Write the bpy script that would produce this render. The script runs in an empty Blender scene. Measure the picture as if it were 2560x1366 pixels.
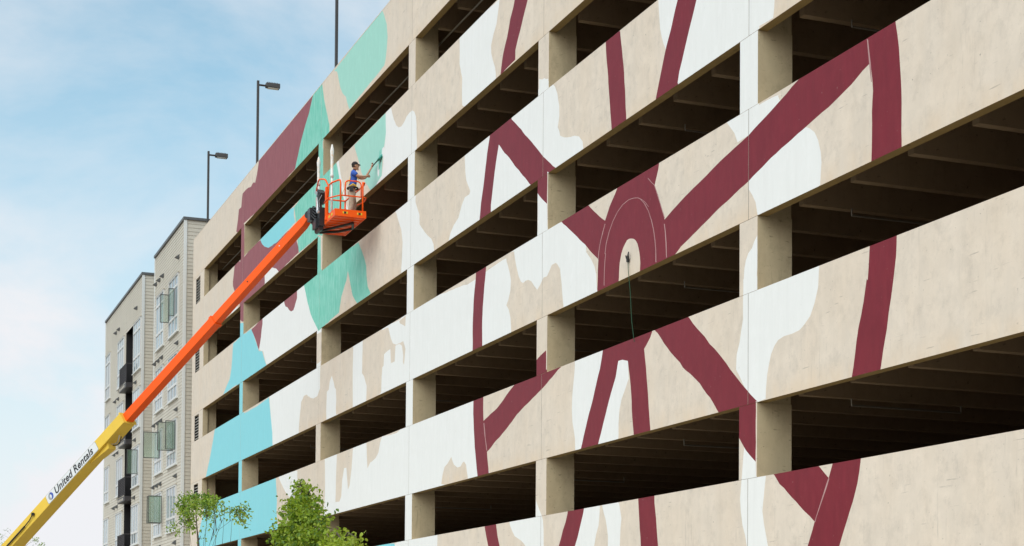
import bpy, bmesh, math, random
from mathutils import Vector, Matrix, noise, geometry
R=math.radians
random.seed(7)
sc=bpy.context.scene; COL=sc.collection

# ------------------------------------------------------------------ camera
cam=bpy.data.cameras.new('camera'); camo=bpy.data.objects.new('camera',cam); COL.objects.link(camo)
cam.sensor_width=36; cam.lens=58.4292; cam.shift_y=0.31536; cam.clip_start=.1; cam.clip_end=4000
camo.matrix_world=Matrix([[0.361725, 0.023499, 0.931989, 0.0], [0.932262, -0.016119, -0.361425, -14.709719], [0.006529, 0.999594, -0.027737, 1.65], [0.0, 0.0, 0.0, 1.0]])
sc.camera=camo
# ------------------------------------------------------------------ world, sun, exposure
SUN_DIR=Vector((.42,-.62,.72)).normalized()
w=bpy.data.worlds.new('World'); sc.world=w; w.use_nodes=True
nt=w.node_tree; N=nt.nodes; LK=nt.links; N.clear()
out=N.new('ShaderNodeOutputWorld'); bg=N.new('ShaderNodeBackground'); sky=N.new('ShaderNodeTexSky')
sky.sky_type='NISHITA'; sky.sun_disc=False
sky.sun_elevation=math.asin(SUN_DIR.z); sky.sun_rotation=math.atan2(SUN_DIR.x,SUN_DIR.y)
sky.air_density=1.0; sky.dust_density=1.2; sky.ozone_density=1.5
tint=N.new('ShaderNodeMix'); tint.data_type='RGBA'; tint.blend_type='MULTIPLY'; tint.inputs[0].default_value=1
LK.new(sky.outputs[0],tint.inputs[6]); tint.inputs[7].default_value=(.43,1.0,.95,1)
tc=N.new('ShaderNodeTexCoord'); mp=N.new('ShaderNodeMapping'); mp.inputs['Scale'].default_value=(1.6,1.6,3.2)
mp.inputs['Location'].default_value=(.1,2.2,1.7)
LK.new(tc.outputs['Generated'],mp.inputs[0])
n1=N.new('ShaderNodeTexNoise'); n1.inputs['Scale'].default_value=2.2; n1.inputs['Detail'].default_value=9; n1.inputs['Roughness'].default_value=.58; n1.inputs['Distortion'].default_value=.35
LK.new(mp.outputs[0],n1.inputs['Vector'])
rp=N.new('ShaderNodeValToRGB'); rp.color_ramp.elements[0].position=.40; rp.color_ramp.elements[1].position=.74
rp.color_ramp.elements[0].color=(.26,.26,.26,1); rp.color_ramp.elements[1].color=(.93,.93,.93,1)
LK.new(n1.outputs['Fac'],rp.inputs[0])
# thicker veil of thin cloud towards the horizon
sep=N.new('ShaderNodeSeparateXYZ'); LK.new(tc.outputs['Generated'],sep.inputs[0])
mr=N.new('ShaderNodeMapRange'); mr.inputs[1].default_value=.02; mr.inputs[2].default_value=.34; mr.inputs[3].default_value=.80; mr.inputs[4].default_value=0
LK.new(sep.outputs['Z'],mr.inputs[0])
ad=N.new('ShaderNodeMath'); ad.operation='ADD'; ad.use_clamp=True; LK.new(rp.outputs[0],ad.inputs[0]); LK.new(mr.outputs[0],ad.inputs[1])
mx=N.new('ShaderNodeMix'); mx.data_type='RGBA'; LK.new(ad.outputs[0],mx.inputs[0]); LK.new(tint.outputs[2],mx.inputs[6])
mx.inputs[7].default_value=(4.7,4.75,4.93,1)
LK.new(mx.outputs[2],bg.inputs[0]); bg.inputs[1].default_value=.1
LK.new(bg.outputs[0],out.inputs[0])
sun=bpy.data.lights.new('sun','SUN'); sun.energy=1.5; sun.angle=R(70); sun.color=(1,.875,.80)
suno=bpy.data.objects.new('sun',sun); COL.objects.link(suno); suno.location=(0,-30,60)
suno.rotation_euler=SUN_DIR.to_track_quat('Z','Y').to_euler()
sc.view_settings.view_transform='Standard'; sc.view_settings.look='None'; sc.view_settings.exposure=0.9
sc.view_settings.gamma=1; sc.view_settings.use_curve_mapping=False
sc.cycles.max_bounces=8; sc.cycles.use_denoising=True

# ------------------------------------------------------------------ materials
def S_(c):  # sRGB 0..255 to linear
    return tuple(((v/255)/12.92 if v/255<=.04045 else ((v/255+.055)/1.055)**2.4) for v in c)+(1,)
class MT:
    def __init__(s,name,color,rough=.7,metal=0,spec=.5):
        s.m=bpy.data.materials.new(name); s.m.use_nodes=True; s.n=s.m.node_tree.nodes; s.l=s.m.node_tree.links
        s.b=s.n['Principled BSDF']; s.b.inputs['Base Color'].default_value=color if len(color)==4 else tuple(color)+(1,)
        s.b.inputs['Roughness'].default_value=rough; s.b.inputs['Metallic'].default_value=metal
        s.b.inputs['Specular IOR Level'].default_value=spec
        s.col=None; s.base=tuple(color)[:3]+(1,)
        s.tc=None
    def coord(s,scale=(1,1,1)):
        if not s.tc: s.tc=s.n.new('ShaderNodeTexCoord')
        m=s.n.new('ShaderNodeMapping'); m.inputs['Scale'].default_value=scale; s.l.new(s.tc.outputs['Object'],m.inputs[0]); return m.outputs[0]
    def noise(s,scale,detail=4,vec=(1,1,1),rough=.55,lo=.3,hi=.7):
        t=s.n.new('ShaderNodeTexNoise'); t.inputs['Scale'].default_value=scale; t.inputs['Detail'].default_value=detail; t.inputs['Roughness'].default_value=rough
        s.l.new(s.coord(vec),t.inputs['Vector'])
        r=s.n.new('ShaderNodeMapRange'); r.inputs[1].default_value=lo; r.inputs[2].default_value=hi; s.l.new(t.outputs['Fac'],r.inputs[0]); return r.outputs[0]
    def blend(s,color,fac,k=1.0):
        m=s.n.new('ShaderNodeMix'); m.data_type='RGBA'
        if k!=1.0:
            q=s.n.new('ShaderNodeMath'); q.operation='MULTIPLY'; q.inputs[1].default_value=k; s.l.new(fac,q.inputs[0]); fac=q.outputs[0]
        s.l.new(fac,m.inputs[0])
        if s.col: s.l.new(s.col,m.inputs[6])
        else: m.inputs[6].default_value=s.base
        m.inputs[7].default_value=tuple(color)[:3]+(1,); s.col=m.outputs[2]; s.l.new(s.col,s.b.inputs['Base Color']); return s
    def mul(s,a,b):
        q=s.n.new('ShaderNodeMath'); q.operation='MULTIPLY'; s.l.new(a,q.inputs[0]); s.l.new(b,q.inputs[1]); return q.outputs[0]
    def bump(s,fac,dist=.004,strength=.5):
        b=s.n.new('ShaderNodeBump'); b.inputs['Distance'].default_value=dist; b.inputs['Strength'].default_value=strength
        s.l.new(fac,b.inputs['Height']); s.l.new(b.outputs[0],s.b.inputs['Normal']); return s
MATS={}
def concrete(name,base,dark,warm,wk=.5,stain=True):
    m=MT(name,base,.85,spec=.3)
    m.blend(dark,m.noise(.55,5,(1,1,1),.6,.35,.75),.45)
    m.blend(tuple(min(.8,v*1.12) for v in base[:3]),m.noise(2.4,6,(1,1,1),.7,.45,.7),.7)
    m.blend(tuple(v*.88 for v in dark[:3]),m.noise(3.1,7,(1,1,.8),.75,.50,.70),.65)
    g0=m.n.new('ShaderNodeObjectInfo'); m.blend(tuple(v*.93 for v in base[:3]),g0.outputs['Random'],.45)
    m.blend(dark,m.noise(1.3,5,(3.2,3.2,.35),.6,.48,.78),.35)           # run-down streaks
    m.blend(warm,m.noise(.9,4,(1,1,.5),.6,.45,.8),wk)
    m.blend(tuple(v*.45 for v in dark[:3]),m.noise(5,3,(.35,1,4.0),.5,.665,.74),.55)  # scuffs from the forms
    m.blend(tuple(v*.35 for v in dark[:3]),m.noise(17,2,(1,1,1),.4,.71,.77),.55)   # bug holes
    m.blend(tuple(v*.62 for v in dark[:3]),m.mul(m.noise(1.1,3,(1,1,.25),.5,.5,.7),m.noise(6,4,(2.5,2.5,.25),.6,.56,.72)),.6)  # narrow run-off streaks
    if stain:   # rust-coloured wash along the lower lip of each panel
        g=m.n.new('ShaderNodeSeparateXYZ'); m.l.new(m.coord(),g.inputs[0])
        a=m.n.new('ShaderNodeMath'); a.operation='ADD'; a.inputs[1].default_value=-(4.6085-2.0081)+33.5; m.l.new(g.outputs[2],a.inputs[0])
        b=m.n.new('ShaderNodeMath'); b.operation='MODULO'; b.inputs[1].default_value=3.35; m.l.new(a.outputs[0],b.inputs[0])
        r=m.n.new('ShaderNodeMapRange'); r.inputs[1].default_value=.0; r.inputs[2].default_value=.38; r.inputs[3].default_value=1; r.inputs[4].default_value=0; m.l.new(b.outputs[0],r.inputs[0])
        m.blend(warm,m.mul(r.outputs[0],m.noise(1.2,5,(2,1,.6),.6,.35,.62)),.75)
    m.bump(m.noise(9,6,(1,1,1),.6,.2,.8),.004,.35)
    return m.m
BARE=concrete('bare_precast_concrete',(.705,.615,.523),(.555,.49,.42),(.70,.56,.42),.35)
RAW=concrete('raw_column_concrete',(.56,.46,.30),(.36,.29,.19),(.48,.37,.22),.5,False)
SOFF=concrete('brown_soffit_concrete',(.34,.24,.10),(.24,.16,.07),(.36,.24,.09),.5,False)  # darker, yellow-brown concrete for the panel undersides
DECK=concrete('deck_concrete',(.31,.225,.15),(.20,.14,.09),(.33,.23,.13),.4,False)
def paint(name,c,alt,rough,ka=.5,streak=.0,streakc=None,spec=.5,through=.1):
    m=MT(name,c,rough,spec=spec)
    m.blend(alt,m.noise(1.1,5,(1,1,1),.6,.3,.75),ka)
    m.blend(alt,m.noise(2.0,5,(4,4,.5),.6,.4,.75),ka)
    if streak: m.blend(streakc,m.noise(2.6,6,(2.2,2.2,.6),.68,.42,.62),streak)
    if through: m.blend((.45,.42,.38),m.noise(11,3,(1,1,1.0),.5,.68,.76),through*3)
    m.blend(tuple(v*.84 for v in c[:3]),m.noise(1.5,5,(5,5,.22),.65,.5,.75),.28)
    m.blend(tuple(min(.85,v*1.12+.004) for v in c[:3]),m.noise(4.5,5,(1.2,1.2,.5),.7,.5,.7),.5)
    m.bump(m.noise(7,6,(1,1,1),.6,.2,.8),.004,.3); return m.m
WHITE=paint('white_mural_paint',(.80,.805,.80),(.765,.765,.755),.7,.5,.0,None,.2)
MAROON=paint('maroon_mural_paint',(.20,.019,.032),(.15,.018,.027),.5,.6,.25,(.235,.032,.04),.16,.07)
TEAL=paint('teal_mural_paint',(.14,.52,.40),(.18,.56,.45),.55,.5,.6,(.36,.70,.61),.25)
MINT=paint('mint_mural_paint',(.36,.66,.57),(.32,.63,.54),.55,.5,.3,(.30,.61,.52),.25)
CYAN=paint('cyan_mural_paint',(.22,.62,.70),(.25,.65,.72),.55,.5,.25,(.29,.67,.74),.25)
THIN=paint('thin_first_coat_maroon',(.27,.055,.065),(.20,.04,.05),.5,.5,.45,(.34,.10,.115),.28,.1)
CHALK=paint('unpainted_outline',(.50,.33,.32),(.30,.12,.13),.8,.8)
WETT=MT('wet_teal_paint',(.02,.26,.20),.3).m
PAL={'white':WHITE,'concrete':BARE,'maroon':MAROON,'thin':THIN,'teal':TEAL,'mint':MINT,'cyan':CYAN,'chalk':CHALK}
def metal(name,c,rough=.45,m_=0,wear=.3,spec=.5):
    m=MT(name,c,rough,m_,spec); m.blend(tuple(v*.6 for v in c[:3]),m.noise(3,6,(1,1,1),.65,.45,.8),wear)
    m.bump(m.noise(20,3),.001,.2); return m.m
POLE=metal('bronze_pole_paint',(.05,.045,.042),.45)
LENS_=MT('lamp_glass',(.75,.78,.75),.2).m
ORANGE=metal('orange_machine_paint',(.95,.108,.003),.4,0,.12,.3)
YELLOW=metal('yellow_machine_paint',(.80,.54,.07),.45,0,.2,.3)
BLACK=metal('black_machine_steel',(.018,.018,.02),.4)
STEEL=metal('bright_cylinder_steel',(.55,.56,.57),.3,.8)
RUBBER=MT('tyre_rubber',(.02,.02,.02),.9).m
SIGNW=MT('sign_white',(.72,.74,.76),.4).m; SIGNK=MT('sign_black',(.02,.02,.022),.5).m
SIGNB=MT('sign_blue',(.04,.09,.42),.4).m; SIGNG=MT('sign_grey',(.32,.34,.36),.4).m
STICK=MT('warning_yellow',(.75,.5,.03),.5).m
def siding(name,c):
    m=MT(name,c,.6); m.blend(tuple(v*.8 for v in c[:3]),m.noise(.5,5,(1,1,1),.6,.4,.75),.5)
    m.blend(tuple(v*.85 for v in c[:3]),m.noise(1.5,3,(1,1,14),.5,.4,.7),.4); return m.m
SIDE=siding('lap_siding_greige',(.58,.535,.455)); TRIM=MT('white_trim',(.66,.67,.66),.5).m
FRAME=MT('white_window_frame',(.62,.62,.61),.4).m; DARKF=MT('bronze_frame',(.07,.075,.07),.4).m
CORN=MT('dark_cornice_metal',(.09,.095,.10),.5).m; RAILM=MT('dark_balcony_metal',(.028,.024,.027),.5).m
VOID=MT('dark_recess',(.012,.011,.013),.8).m  # near-black colour puts shade into the louver and balcony recesses
def glass(name,c,alpha,rough=.05):
    m=MT(name,c,rough,spec=1.0); m.blend(tuple(min(1,v*1.9) for v in c[:3]),m.noise(.8,3,(3,1,.3),.5,.42,.62),.7)
    q=m.n.new('ShaderNodeObjectInfo'); m.blend(tuple(v*.45 for v in c[:3]),q.outputs['Random'],.55)  # random darker tone per pane stands in for differing reflections
    m.b.inputs['Alpha'].default_value=alpha
    m.b.inputs['IOR'].default_value=1.5; return m.m
PANE=glass('window_glass',(.28,.34,.38),1.0)
GREEN=glass('green_tinted_glass',(.22,.34,.25),.30)
# ------------------------------------------------------------------ mesh helpers
class MB:
    def __init__(s): s.v=[];s.f=[];s.mi=[];s.mats=[]
    def mat(s,m):
        if m not in s.mats: s.mats.append(m)
        return s.mats.index(m)
    def add(s,vs,fs,m):
        o=len(s.v); s.v+= [tuple(v) for v in vs]; i=s.mat(m)
        for f in fs: s.f.append(tuple(a+o for a in f)); s.mi.append(i)
        return s
    def box(s,a,b,m,M=None):
        x0,y0,z0=a;x1,y1,z1=b
        x0,x1=min(x0,x1),max(x0,x1); y0,y1=min(y0,y1),max(y0,y1); z0,z1=min(z0,z1),max(z0,z1)
        vs=[(x0,y0,z0),(x1,y0,z0),(x1,y1,z0),(x0,y1,z0),(x0,y0,z1),(x1,y0,z1),(x1,y1,z1),(x0,y1,z1)]
        if M: vs=[M@Vector(v) for v in vs]
        return s.add(vs,[(0,3,2,1),(4,5,6,7),(0,1,5,4),(1,2,6,5),(2,3,7,6),(3,0,4,7)],m)
    def tube(s,pts,r,m,n=8,r2=None,caps=True):
        pts=[Vector(p) for p in pts]; rs=[r]*len(pts) if r2 is None else [r+(r2-r)*i/(len(pts)-1) for i in range(len(pts))]
        if isinstance(r,(list,tuple)): rs=list(r)
        rings=[]; up=None
        for i,p in enumerate(pts):
            d=((pts[min(i+1,len(pts)-1)]-pts[max(i-1,0)])).normalized()
            if up is None: up=Vector((0,0,1)) if abs(d.z)<.9 else Vector((1,0,0))
            a=d.cross(up).normalized(); b=a.cross(d).normalized(); up=b
            rings.append([p+(a*math.cos(2*math.pi*k/n)+b*math.sin(2*math.pi*k/n))*rs[i] for k in range(n)])
        vs=[v for q in rings for v in q]; fs=[]
        for i in range(len(pts)-1):
            for k in range(n): fs.append((i*n+k,i*n+(k+1)%n,(i+1)*n+(k+1)%n,(i+1)*n+k))
        if caps: fs.append(tuple(range(n))[::-1]); fs.append(tuple((len(pts)-1)*n+k for k in range(n)))
        return s.add(vs,fs,m)
    def build(s,name,parent=None,smooth=False,bevel=0):
        me=bpy.data.meshes.new(name); me.from_pydata(s.v,[],s.f)
        for m in s.mats: me.materials.append(m)
        me.polygons.foreach_set('material_index',s.mi)
        if smooth: me.polygons.foreach_set('use_smooth',[True]*len(s.f))
        me.update(); return link(name,me,parent,bevel)
def link(name,data,parent=None,bevel=0):
    o=bpy.data.objects.new(name,data); COL.objects.link(o)
    if parent: hang(o,parent)
    if bevel:
        b=o.modifiers.new('bevel','BEVEL'); b.width=bevel; b.segments=2; b.limit_method='ANGLE'
    return o
def world_of(o):
    M=o.matrix_basis.copy(); q=o
    while q.parent: M=q.parent.matrix_basis@q.matrix_parent_inverse@M if False else (world_of(q.parent)@q.matrix_parent_inverse@M); break
    return M
def hang(o,p):
    o.parent=p; o.matrix_parent_inverse=world_of(p).inverted()
def empty(name,loc,label,cat,group=None):
    e=bpy.data.objects.new(name,None); e.empty_display_size=.3; COL.objects.link(e); e.location=loc
    return tag(e,label,cat,group)
def tag(o,label,cat,group=None):
    o['label']=label; o['category']=cat
    if group: o['group']=group
    return o
def struct(o): o['kind']='structure'; return o
def rounded(pts,r=.12,n=4):   # round the corners of a polyline
    pts=[Vector(p) for p in pts]; out=[pts[0]]
    for a,b,c in zip(pts[:-2],pts[1:-1],pts[2:]):
        d1=(a-b); d2=(c-b); q=min(r,d1.length*.45,d2.length*.45); p1=b+d1.normalized()*q; p2=b+d2.normalized()*q
        for i in range(n+1):
            t=i/n; out.append(p1*(1-t)**2+b*2*t*(1-t)+p2*t*t)
    out.append(pts[-1]); return out

# ------------------------------------------------------------------ ground
H=3.35; Z0=4.6085; SP=2.0081
GR=MT('asphalt_road',(.05,.05,.05),.9); GR.blend((.08,.078,.075),GR.noise(.4,6),.6)
EARTH=MT('earth_ground',(.22,.165,.10),.95); EARTH.blend((.14,.12,.06),EARTH.noise(.15,6),.7)
PAVE=MT('pavement_concrete',(.46,.40,.30),.9); PAVE.blend((.36,.31,.23),PAVE.noise(.7,6),.6); PAVE.bump(PAVE.noise(12,4),.003,.4)
b=MB(); b.add([(-1500,-1500,0),(1500,-1500,0),(1500,1500,0),(-1500,1500,0)],[(0,1,2,3)],EARTH.m); struct(b.build('ground'))
b=MB(); b.box((-200,-26,-.2),(120,-13.6,.004),GR.m); struct(b.build('road'))
b=MB(); b.box((-200,-13.6,-.2),(120,-.02,.13),PAVE.m); struct(b.build('pavement'))
b=MB(); b.box((-200,-13.75,-.2),(120,-13.6,.135),TRIM); struct(b.build('kerb'))
b=MB()
for i in range(40): b.box((-190+i*7,-19.9,.004),(-187+i*7,-19.78,.008),TRIM)
struct(b.build('road_marking'))

# ------------------------------------------------------------------ parking garage
POLYS=[('white',[(-39.539,17.985),(-39.186,17.983),(-38.105,18.123),(-38.962,18.443),(-39.125,17.836),(-39.292,17.394),(-39.495,17.212),(-39.668,16.976),(-39.664,16.764),(-39.541,16.555),(-39.389,16.317),(-39.326,16.151),(-39.312,16.021),(-39.677,15.883),(-41.54,15.916),(-41.882,16.084),(-41.912,16.535),(-41.886,16.858),(-41.968,16.995),(-42.126,17.29),(-42.141,17.939),(-42.146,18.163)]),
('white',[(-36.389,15.067),(-36.195,14.991),(-36.066,14.98),(-35.938,14.915),(-35.811,14.894),(-35.769,14.609),(-36.382,14.602)]),
('white',[(-41.659,14.773),(-41.598,14.204),(-41.527,13.965),(-41.195,13.578),(-41.274,13.505),(-41.632,13.528),(-41.875,13.389),(-42.118,13.103),(-42.502,12.98),(-42.772,12.817),(-42.939,12.629),(-42.933,12.344),(-38.76,12.109),(-36.834,12.652),(-35.801,12.63),(-33.728,12.501),(-33.731,12.709),(-33.767,12.834),(-33.975,12.995),(-34.232,13.095),(-34.826,13.217),(-35.069,13.324),(-35.132,13.456),(-35.219,13.577),(-35.137,13.792),(-35.14,14.032),(-35.231,14.346),(-35.394,14.565),(-35.52,14.667),(-35.836,14.848),(-37.407,14.814),(-38.124,14.724),(-39.696,14.764)]),
('white',[(-36.41,12.347),(-36.305,12.247),(-36.11,12.101),(-35.841,11.933),(-35.793,11.273),(-36.393,11.263)]),
('white',[(-46.643,11.508),(-41.336,11.148),(-38.456,11.215),(-38.175,11.308),(-36.395,11.411),(-35.782,11.367),(-34.918,11.309),(-33.967,10.715),(-33.565,10.441),(-33.54,10.29),(-33.28,10.084),(-33.079,9.882),(-32.988,9.683),(-32.94,9.314),(-32.721,9.182),(-34.767,9.154),(-35.748,9.189),(-38.137,9.21),(-41.78,9.058),(-46.082,9.0),(-48.971,9.024),(-51.24,9.062),(-53.256,9.389),(-55.292,9.229),(-58.185,9.214),(-58.244,10.702),(-58.131,10.834),(-58.035,11.411),(-54.31,11.543),(-50.616,11.463),(-47.345,11.269)]),
('white',[(-47.806,14.558),(-47.956,14.688),(-46.646,14.677),(-46.659,15.169),(-46.686,16.155),(-45.932,15.978),(-45.931,14.471),(-45.79,14.286),(-45.551,13.989),(-45.544,13.719),(-45.195,13.459),(-44.814,13.236),(-44.44,13.052),(-44.235,12.86),(-44.175,12.644),(-44.109,12.194),(-46.822,12.335),(-47.276,12.612),(-47.209,13.152),(-47.16,13.572),(-47.314,13.977),(-47.591,14.289)]),
('white',[(-49.069,17.941),(-48.82,18.032),(-48.449,17.975),(-48.334,17.778),(-48.163,17.539),(-47.931,17.296),(-47.658,17.15),(-47.391,17.1),(-47.173,17.142),(-46.872,17.266),(-46.573,17.308),(-46.317,17.271),(-46.104,17.169),(-45.949,16.993),(-45.884,16.741),(-45.875,16.403),(-45.825,16.105),(-45.943,15.853),(-46.617,15.775),(-49.311,15.672),(-50.276,15.776),(-50.088,16.008),(-49.42,16.14),(-49.241,16.479),(-49.23,16.751),(-49.071,17.064),(-48.967,17.363)]),
('white',[(-46.989,12.553),(-45.835,12.316),(-45.793,10.752),(-46.945,10.953)]),
('white',[(-46.908,9.603),(-45.759,9.432),(-45.713,7.698),(-46.859,7.83)]),
('white',[(-46.81,6.064),(-45.667,5.971),(-45.623,4.309),(-46.763,4.366)]),
('white',[(-30.246,15.005),(-29.981,14.823),(-29.939,14.39),(-29.88,14.035),(-29.814,13.845),(-29.729,13.683),(-29.599,13.49),(-29.105,12.625),(-26.596,12.617),(-26.558,11.263),(-25.921,11.279),(-25.451,11.265),(-25.098,11.229),(-25.224,11.232),(-25.168,11.135),(-25.084,11.045),(-26.03,10.848),(-26.67,10.835),(-26.787,11.046),(-27.022,11.258),(-27.102,11.347),(-26.589,11.386),(-26.597,12.75),(-25.921,12.705),(-25.386,12.684),(-25.365,12.841),(-25.345,13.052),(-25.388,13.287),(-27.278,14.066)]),
('white',[(-24.615,10.442),(-24.348,10.443),(-24.183,10.381),(-24.019,10.254),(-23.903,10.082),(-23.825,9.871),(-23.805,9.693),(-23.824,9.543),(-23.843,9.324),(-24.017,9.23),(-25.729,9.147),(-25.934,9.306),(-26.008,9.546),(-26.113,9.701),(-26.233,9.843),(-26.248,9.996),(-25.447,10.244)]),
('white',[(-25.932,8.937),(-26.049,8.853),(-26.13,8.76),(-26.257,8.694),(-26.346,8.583),(-26.39,8.443),(-26.412,8.239),(-26.427,8.265),(-26.425,7.929),(-26.446,7.522),(-26.573,7.132),(-26.686,6.926),(-26.708,6.666),(-26.303,6.197),(-25.932,5.943),(-25.628,5.976),(-25.614,6.137),(-25.572,6.385),(-25.431,6.725),(-25.326,6.852),(-25.207,6.941),(-25.012,6.986),(-24.739,6.975),(-24.503,6.991),(-24.337,7.056),(-24.141,7.178),(-24.011,7.361),(-23.909,7.617),(-23.871,7.851),(-23.846,7.983),(-23.846,8.155),(-25.017,8.23),(-25.906,8.16),(-25.943,8.241),(-25.929,8.384)]),
('white',[(-26.388,5.242),(-26.432,5.024),(-26.461,4.767),(-26.498,4.584),(-26.534,4.29),(-26.518,4.065),(-26.441,3.8),(-26.349,3.609),(-26.273,3.347),(-26.242,2.977),(-25.415,2.945),(-25.487,3.236),(-25.573,3.492),(-25.675,3.751),(-25.719,4.008),(-25.677,4.258),(-25.621,4.616),(-25.955,4.61),(-25.985,4.905),(-26.148,5.032)]),
('white',[(-34.139,8.07),(-32.599,7.981),(-31.33,7.624),(-31.317,7.365),(-31.295,7.168),(-31.444,6.996),(-31.645,6.787),(-31.744,6.561),(-31.792,6.264),(-31.779,6.002),(-31.838,5.791),(-34.038,5.798),(-34.113,6.22),(-34.258,6.607),(-34.297,6.889),(-34.289,7.166),(-34.212,7.479),(-34.135,7.792)]),
('white',[(-49.177,4.994),(-49.258,7.665),(-47.457,7.933),(-46.649,8.051),(-46.055,8.009),(-40.871,8.084),(-40.17,8.068),(-39.986,6.562),(-39.521,5.886),(-41.224,5.933),(-45.996,5.821),(-46.054,4.332),(-46.746,4.306),(-46.789,5.883)]),
('white',[(-46.794,6.065),(-45.964,6.057),(-46.002,4.568),(-46.751,4.488)]),
('white',[(-51.561,4.343),(-46.755,4.64),(-45.965,4.656),(-43.677,4.613),(-43.705,4.295),(-43.74,3.534),(-51.522,3.155)]),
('white',[(-38.908,4.645),(-38.194,4.649),(-36.414,4.629),(-36.42,5.019),(-36.341,4.915),(-36.211,4.785),(-36.055,4.643),(-35.964,4.502),(-35.922,4.26),(-35.905,3.971),(-35.895,3.347),(-36.418,3.27),(-36.884,3.777),(-37.059,3.953),(-37.358,4.122),(-37.769,4.245),(-37.938,4.381),(-38.108,4.533)]),
('white',[(-33.563,4.641),(-32.728,4.614),(-32.742,4.348),(-32.796,4.166),(-32.918,3.987),(-33.018,3.746),(-33.142,3.556),(-34.267,3.584),(-34.058,3.799)]),
('white',[(-32.616,4.606),(-31.875,4.652),(-31.74,4.597),(-31.685,4.435),(-31.629,4.273),(-31.654,4.072),(-31.683,3.826),(-31.691,3.601),(-31.689,3.443),(-32.296,3.471),(-32.299,3.709),(-32.302,3.906),(-32.348,4.115),(-32.417,4.28),(-32.53,4.449)]),
('white',[(-70.996,16.139),(-71.652,16.324),(-71.171,16.207),(-70.989,16.004),(-70.772,15.919),(-71.405,15.767),(-72.284,15.882),(-72.21,16.14),(-72.752,16.331)]),
('white',[(-65.711,16.005),(-65.724,16.293),(-65.733,16.485),(-65.591,16.598),(-65.319,16.626),(-64.963,16.58),(-64.545,16.436),(-64.071,16.318),(-63.664,16.196),(-63.319,16.042),(-64.771,16.005)]),
('white',[(-66.127,14.725),(-60.274,14.741),(-58.732,14.812),(-56.315,12.449),(-57.343,12.553),(-57.294,11.302),(-56.666,11.315),(-56.592,10.87),(-56.694,10.56),(-56.885,10.369),(-57.197,10.281),(-57.37,10.275),(-57.902,10.435),(-58.258,10.454),(-58.553,10.376),(-58.659,10.017),(-58.572,9.336),(-60.997,9.159),(-64.047,9.256),(-64.271,10.251),(-64.677,11.279),(-63.112,11.705),(-62.465,12.481),(-65.288,12.678),(-65.872,13.307),(-66.71,13.527)]),
('white',[(-62.933,7.948),(-62.798,7.846),(-62.335,7.595),(-61.812,7.312),(-61.301,7.093),(-60.8,6.951),(-60.313,6.956),(-60.082,7.17),(-59.91,7.358),(-59.934,7.938),(-61.841,7.969)]),
('white',[(-55.997,7.992),(-54.397,7.969),(-54.449,7.465),(-54.485,7.005),(-54.513,6.314),(-54.002,5.679),(-56.339,5.737),(-55.957,6.423),(-55.91,7.13)]),
('white',[(-52.401,7.986),(-50.84,7.992),(-50.764,7.549),(-50.704,7.118),(-50.402,7.266),(-49.801,7.357),(-49.493,7.504),(-49.325,7.783),(-49.126,7.972),(-47.871,7.912),(-45.732,7.904),(-45.669,5.525),(-52.319,5.568),(-54.488,5.618),(-54.515,6.36),(-54.025,6.323),(-53.79,6.487),(-53.706,7.029),(-53.463,7.394),(-53.176,7.38),(-53.099,7.111),(-52.983,6.649),(-52.771,6.766),(-52.541,7.284)]),
('white',[(-26.658,12.809),(-25.892,12.769),(-25.884,11.249),(-26.65,11.271)]),
('concrete',[(-38.454,11.114),(-38.353,10.99),(-38.235,10.761),(-38.162,10.593),(-38.2,10.345),(-38.323,10.139),(-38.463,10.027),(-38.29,9.892),(-38.173,9.677),(-38.096,9.256),(-37.309,9.121),(-34.766,9.109),(-34.83,9.356),(-34.894,9.651),(-34.959,9.995),(-35.025,10.34),(-35.024,10.243),(-35.147,10.364),(-35.27,10.428),(-35.517,10.432),(-35.665,10.338),(-35.827,10.217),(-36.017,10.233),(-36.206,10.101),(-36.398,10.027),(-36.596,10.154),(-36.795,10.297),(-36.995,10.357),(-37.169,10.368),(-37.33,10.355),(-37.495,10.433),(-37.634,10.587),(-37.776,10.818),(-37.965,11.288),(-38.53,11.334)]),
('concrete',[(-43.392,5.999),(-43.262,6.259),(-43.12,6.432),(-42.882,6.494),(-42.73,6.58),(-42.568,6.664),(-42.484,6.539),(-42.34,6.424),(-42.066,6.321),(-41.818,6.317),(-41.672,6.392),(-41.526,6.42),(-41.377,6.314),(-41.326,6.179),(-41.225,5.974),(-41.172,5.742)]),
('concrete',[(-43.68,4.727),(-38.196,4.751),(-38.108,4.533),(-37.938,4.381),(-37.769,4.245),(-37.358,4.122),(-37.059,3.953),(-36.683,3.572),(-36.94,3.19),(-43.701,3.418)]),
('concrete',[(-56.744,11.436),(-52.516,11.41),(-50.61,11.442),(-49.259,11.422),(-49.07,10.965),(-49.073,10.078),(-49.124,10.339),(-49.185,9.925),(-49.308,9.646),(-49.342,9.312),(-50.541,9.259),(-54.481,9.321),(-55.913,9.169),(-56.655,9.114),(-57.808,9.152),(-58.398,9.123),(-59.824,9.186),(-59.65,9.971),(-59.461,10.4),(-59.06,10.571),(-58.656,10.566),(-58.251,10.412),(-57.657,10.282),(-57.08,10.301),(-56.747,10.521)]),
('concrete',[(-52.104,11.454),(-48.556,11.237),(-48.268,10.86),(-48.051,10.662),(-47.693,10.571),(-47.28,10.571),(-47.015,10.57),(-46.766,10.315),(-46.84,10.083),(-46.915,9.851),(-47.038,9.931),(-47.004,10.139),(-47.134,10.467),(-47.382,10.551),(-47.796,10.557),(-47.866,10.09),(-48.246,10.099),(-48.323,10.55),(-48.967,10.496),(-49.021,10.143),(-49.217,10.109),(-49.227,9.697),(-49.261,9.351),(-50.154,9.313),(-52.028,9.166)]),
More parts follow.
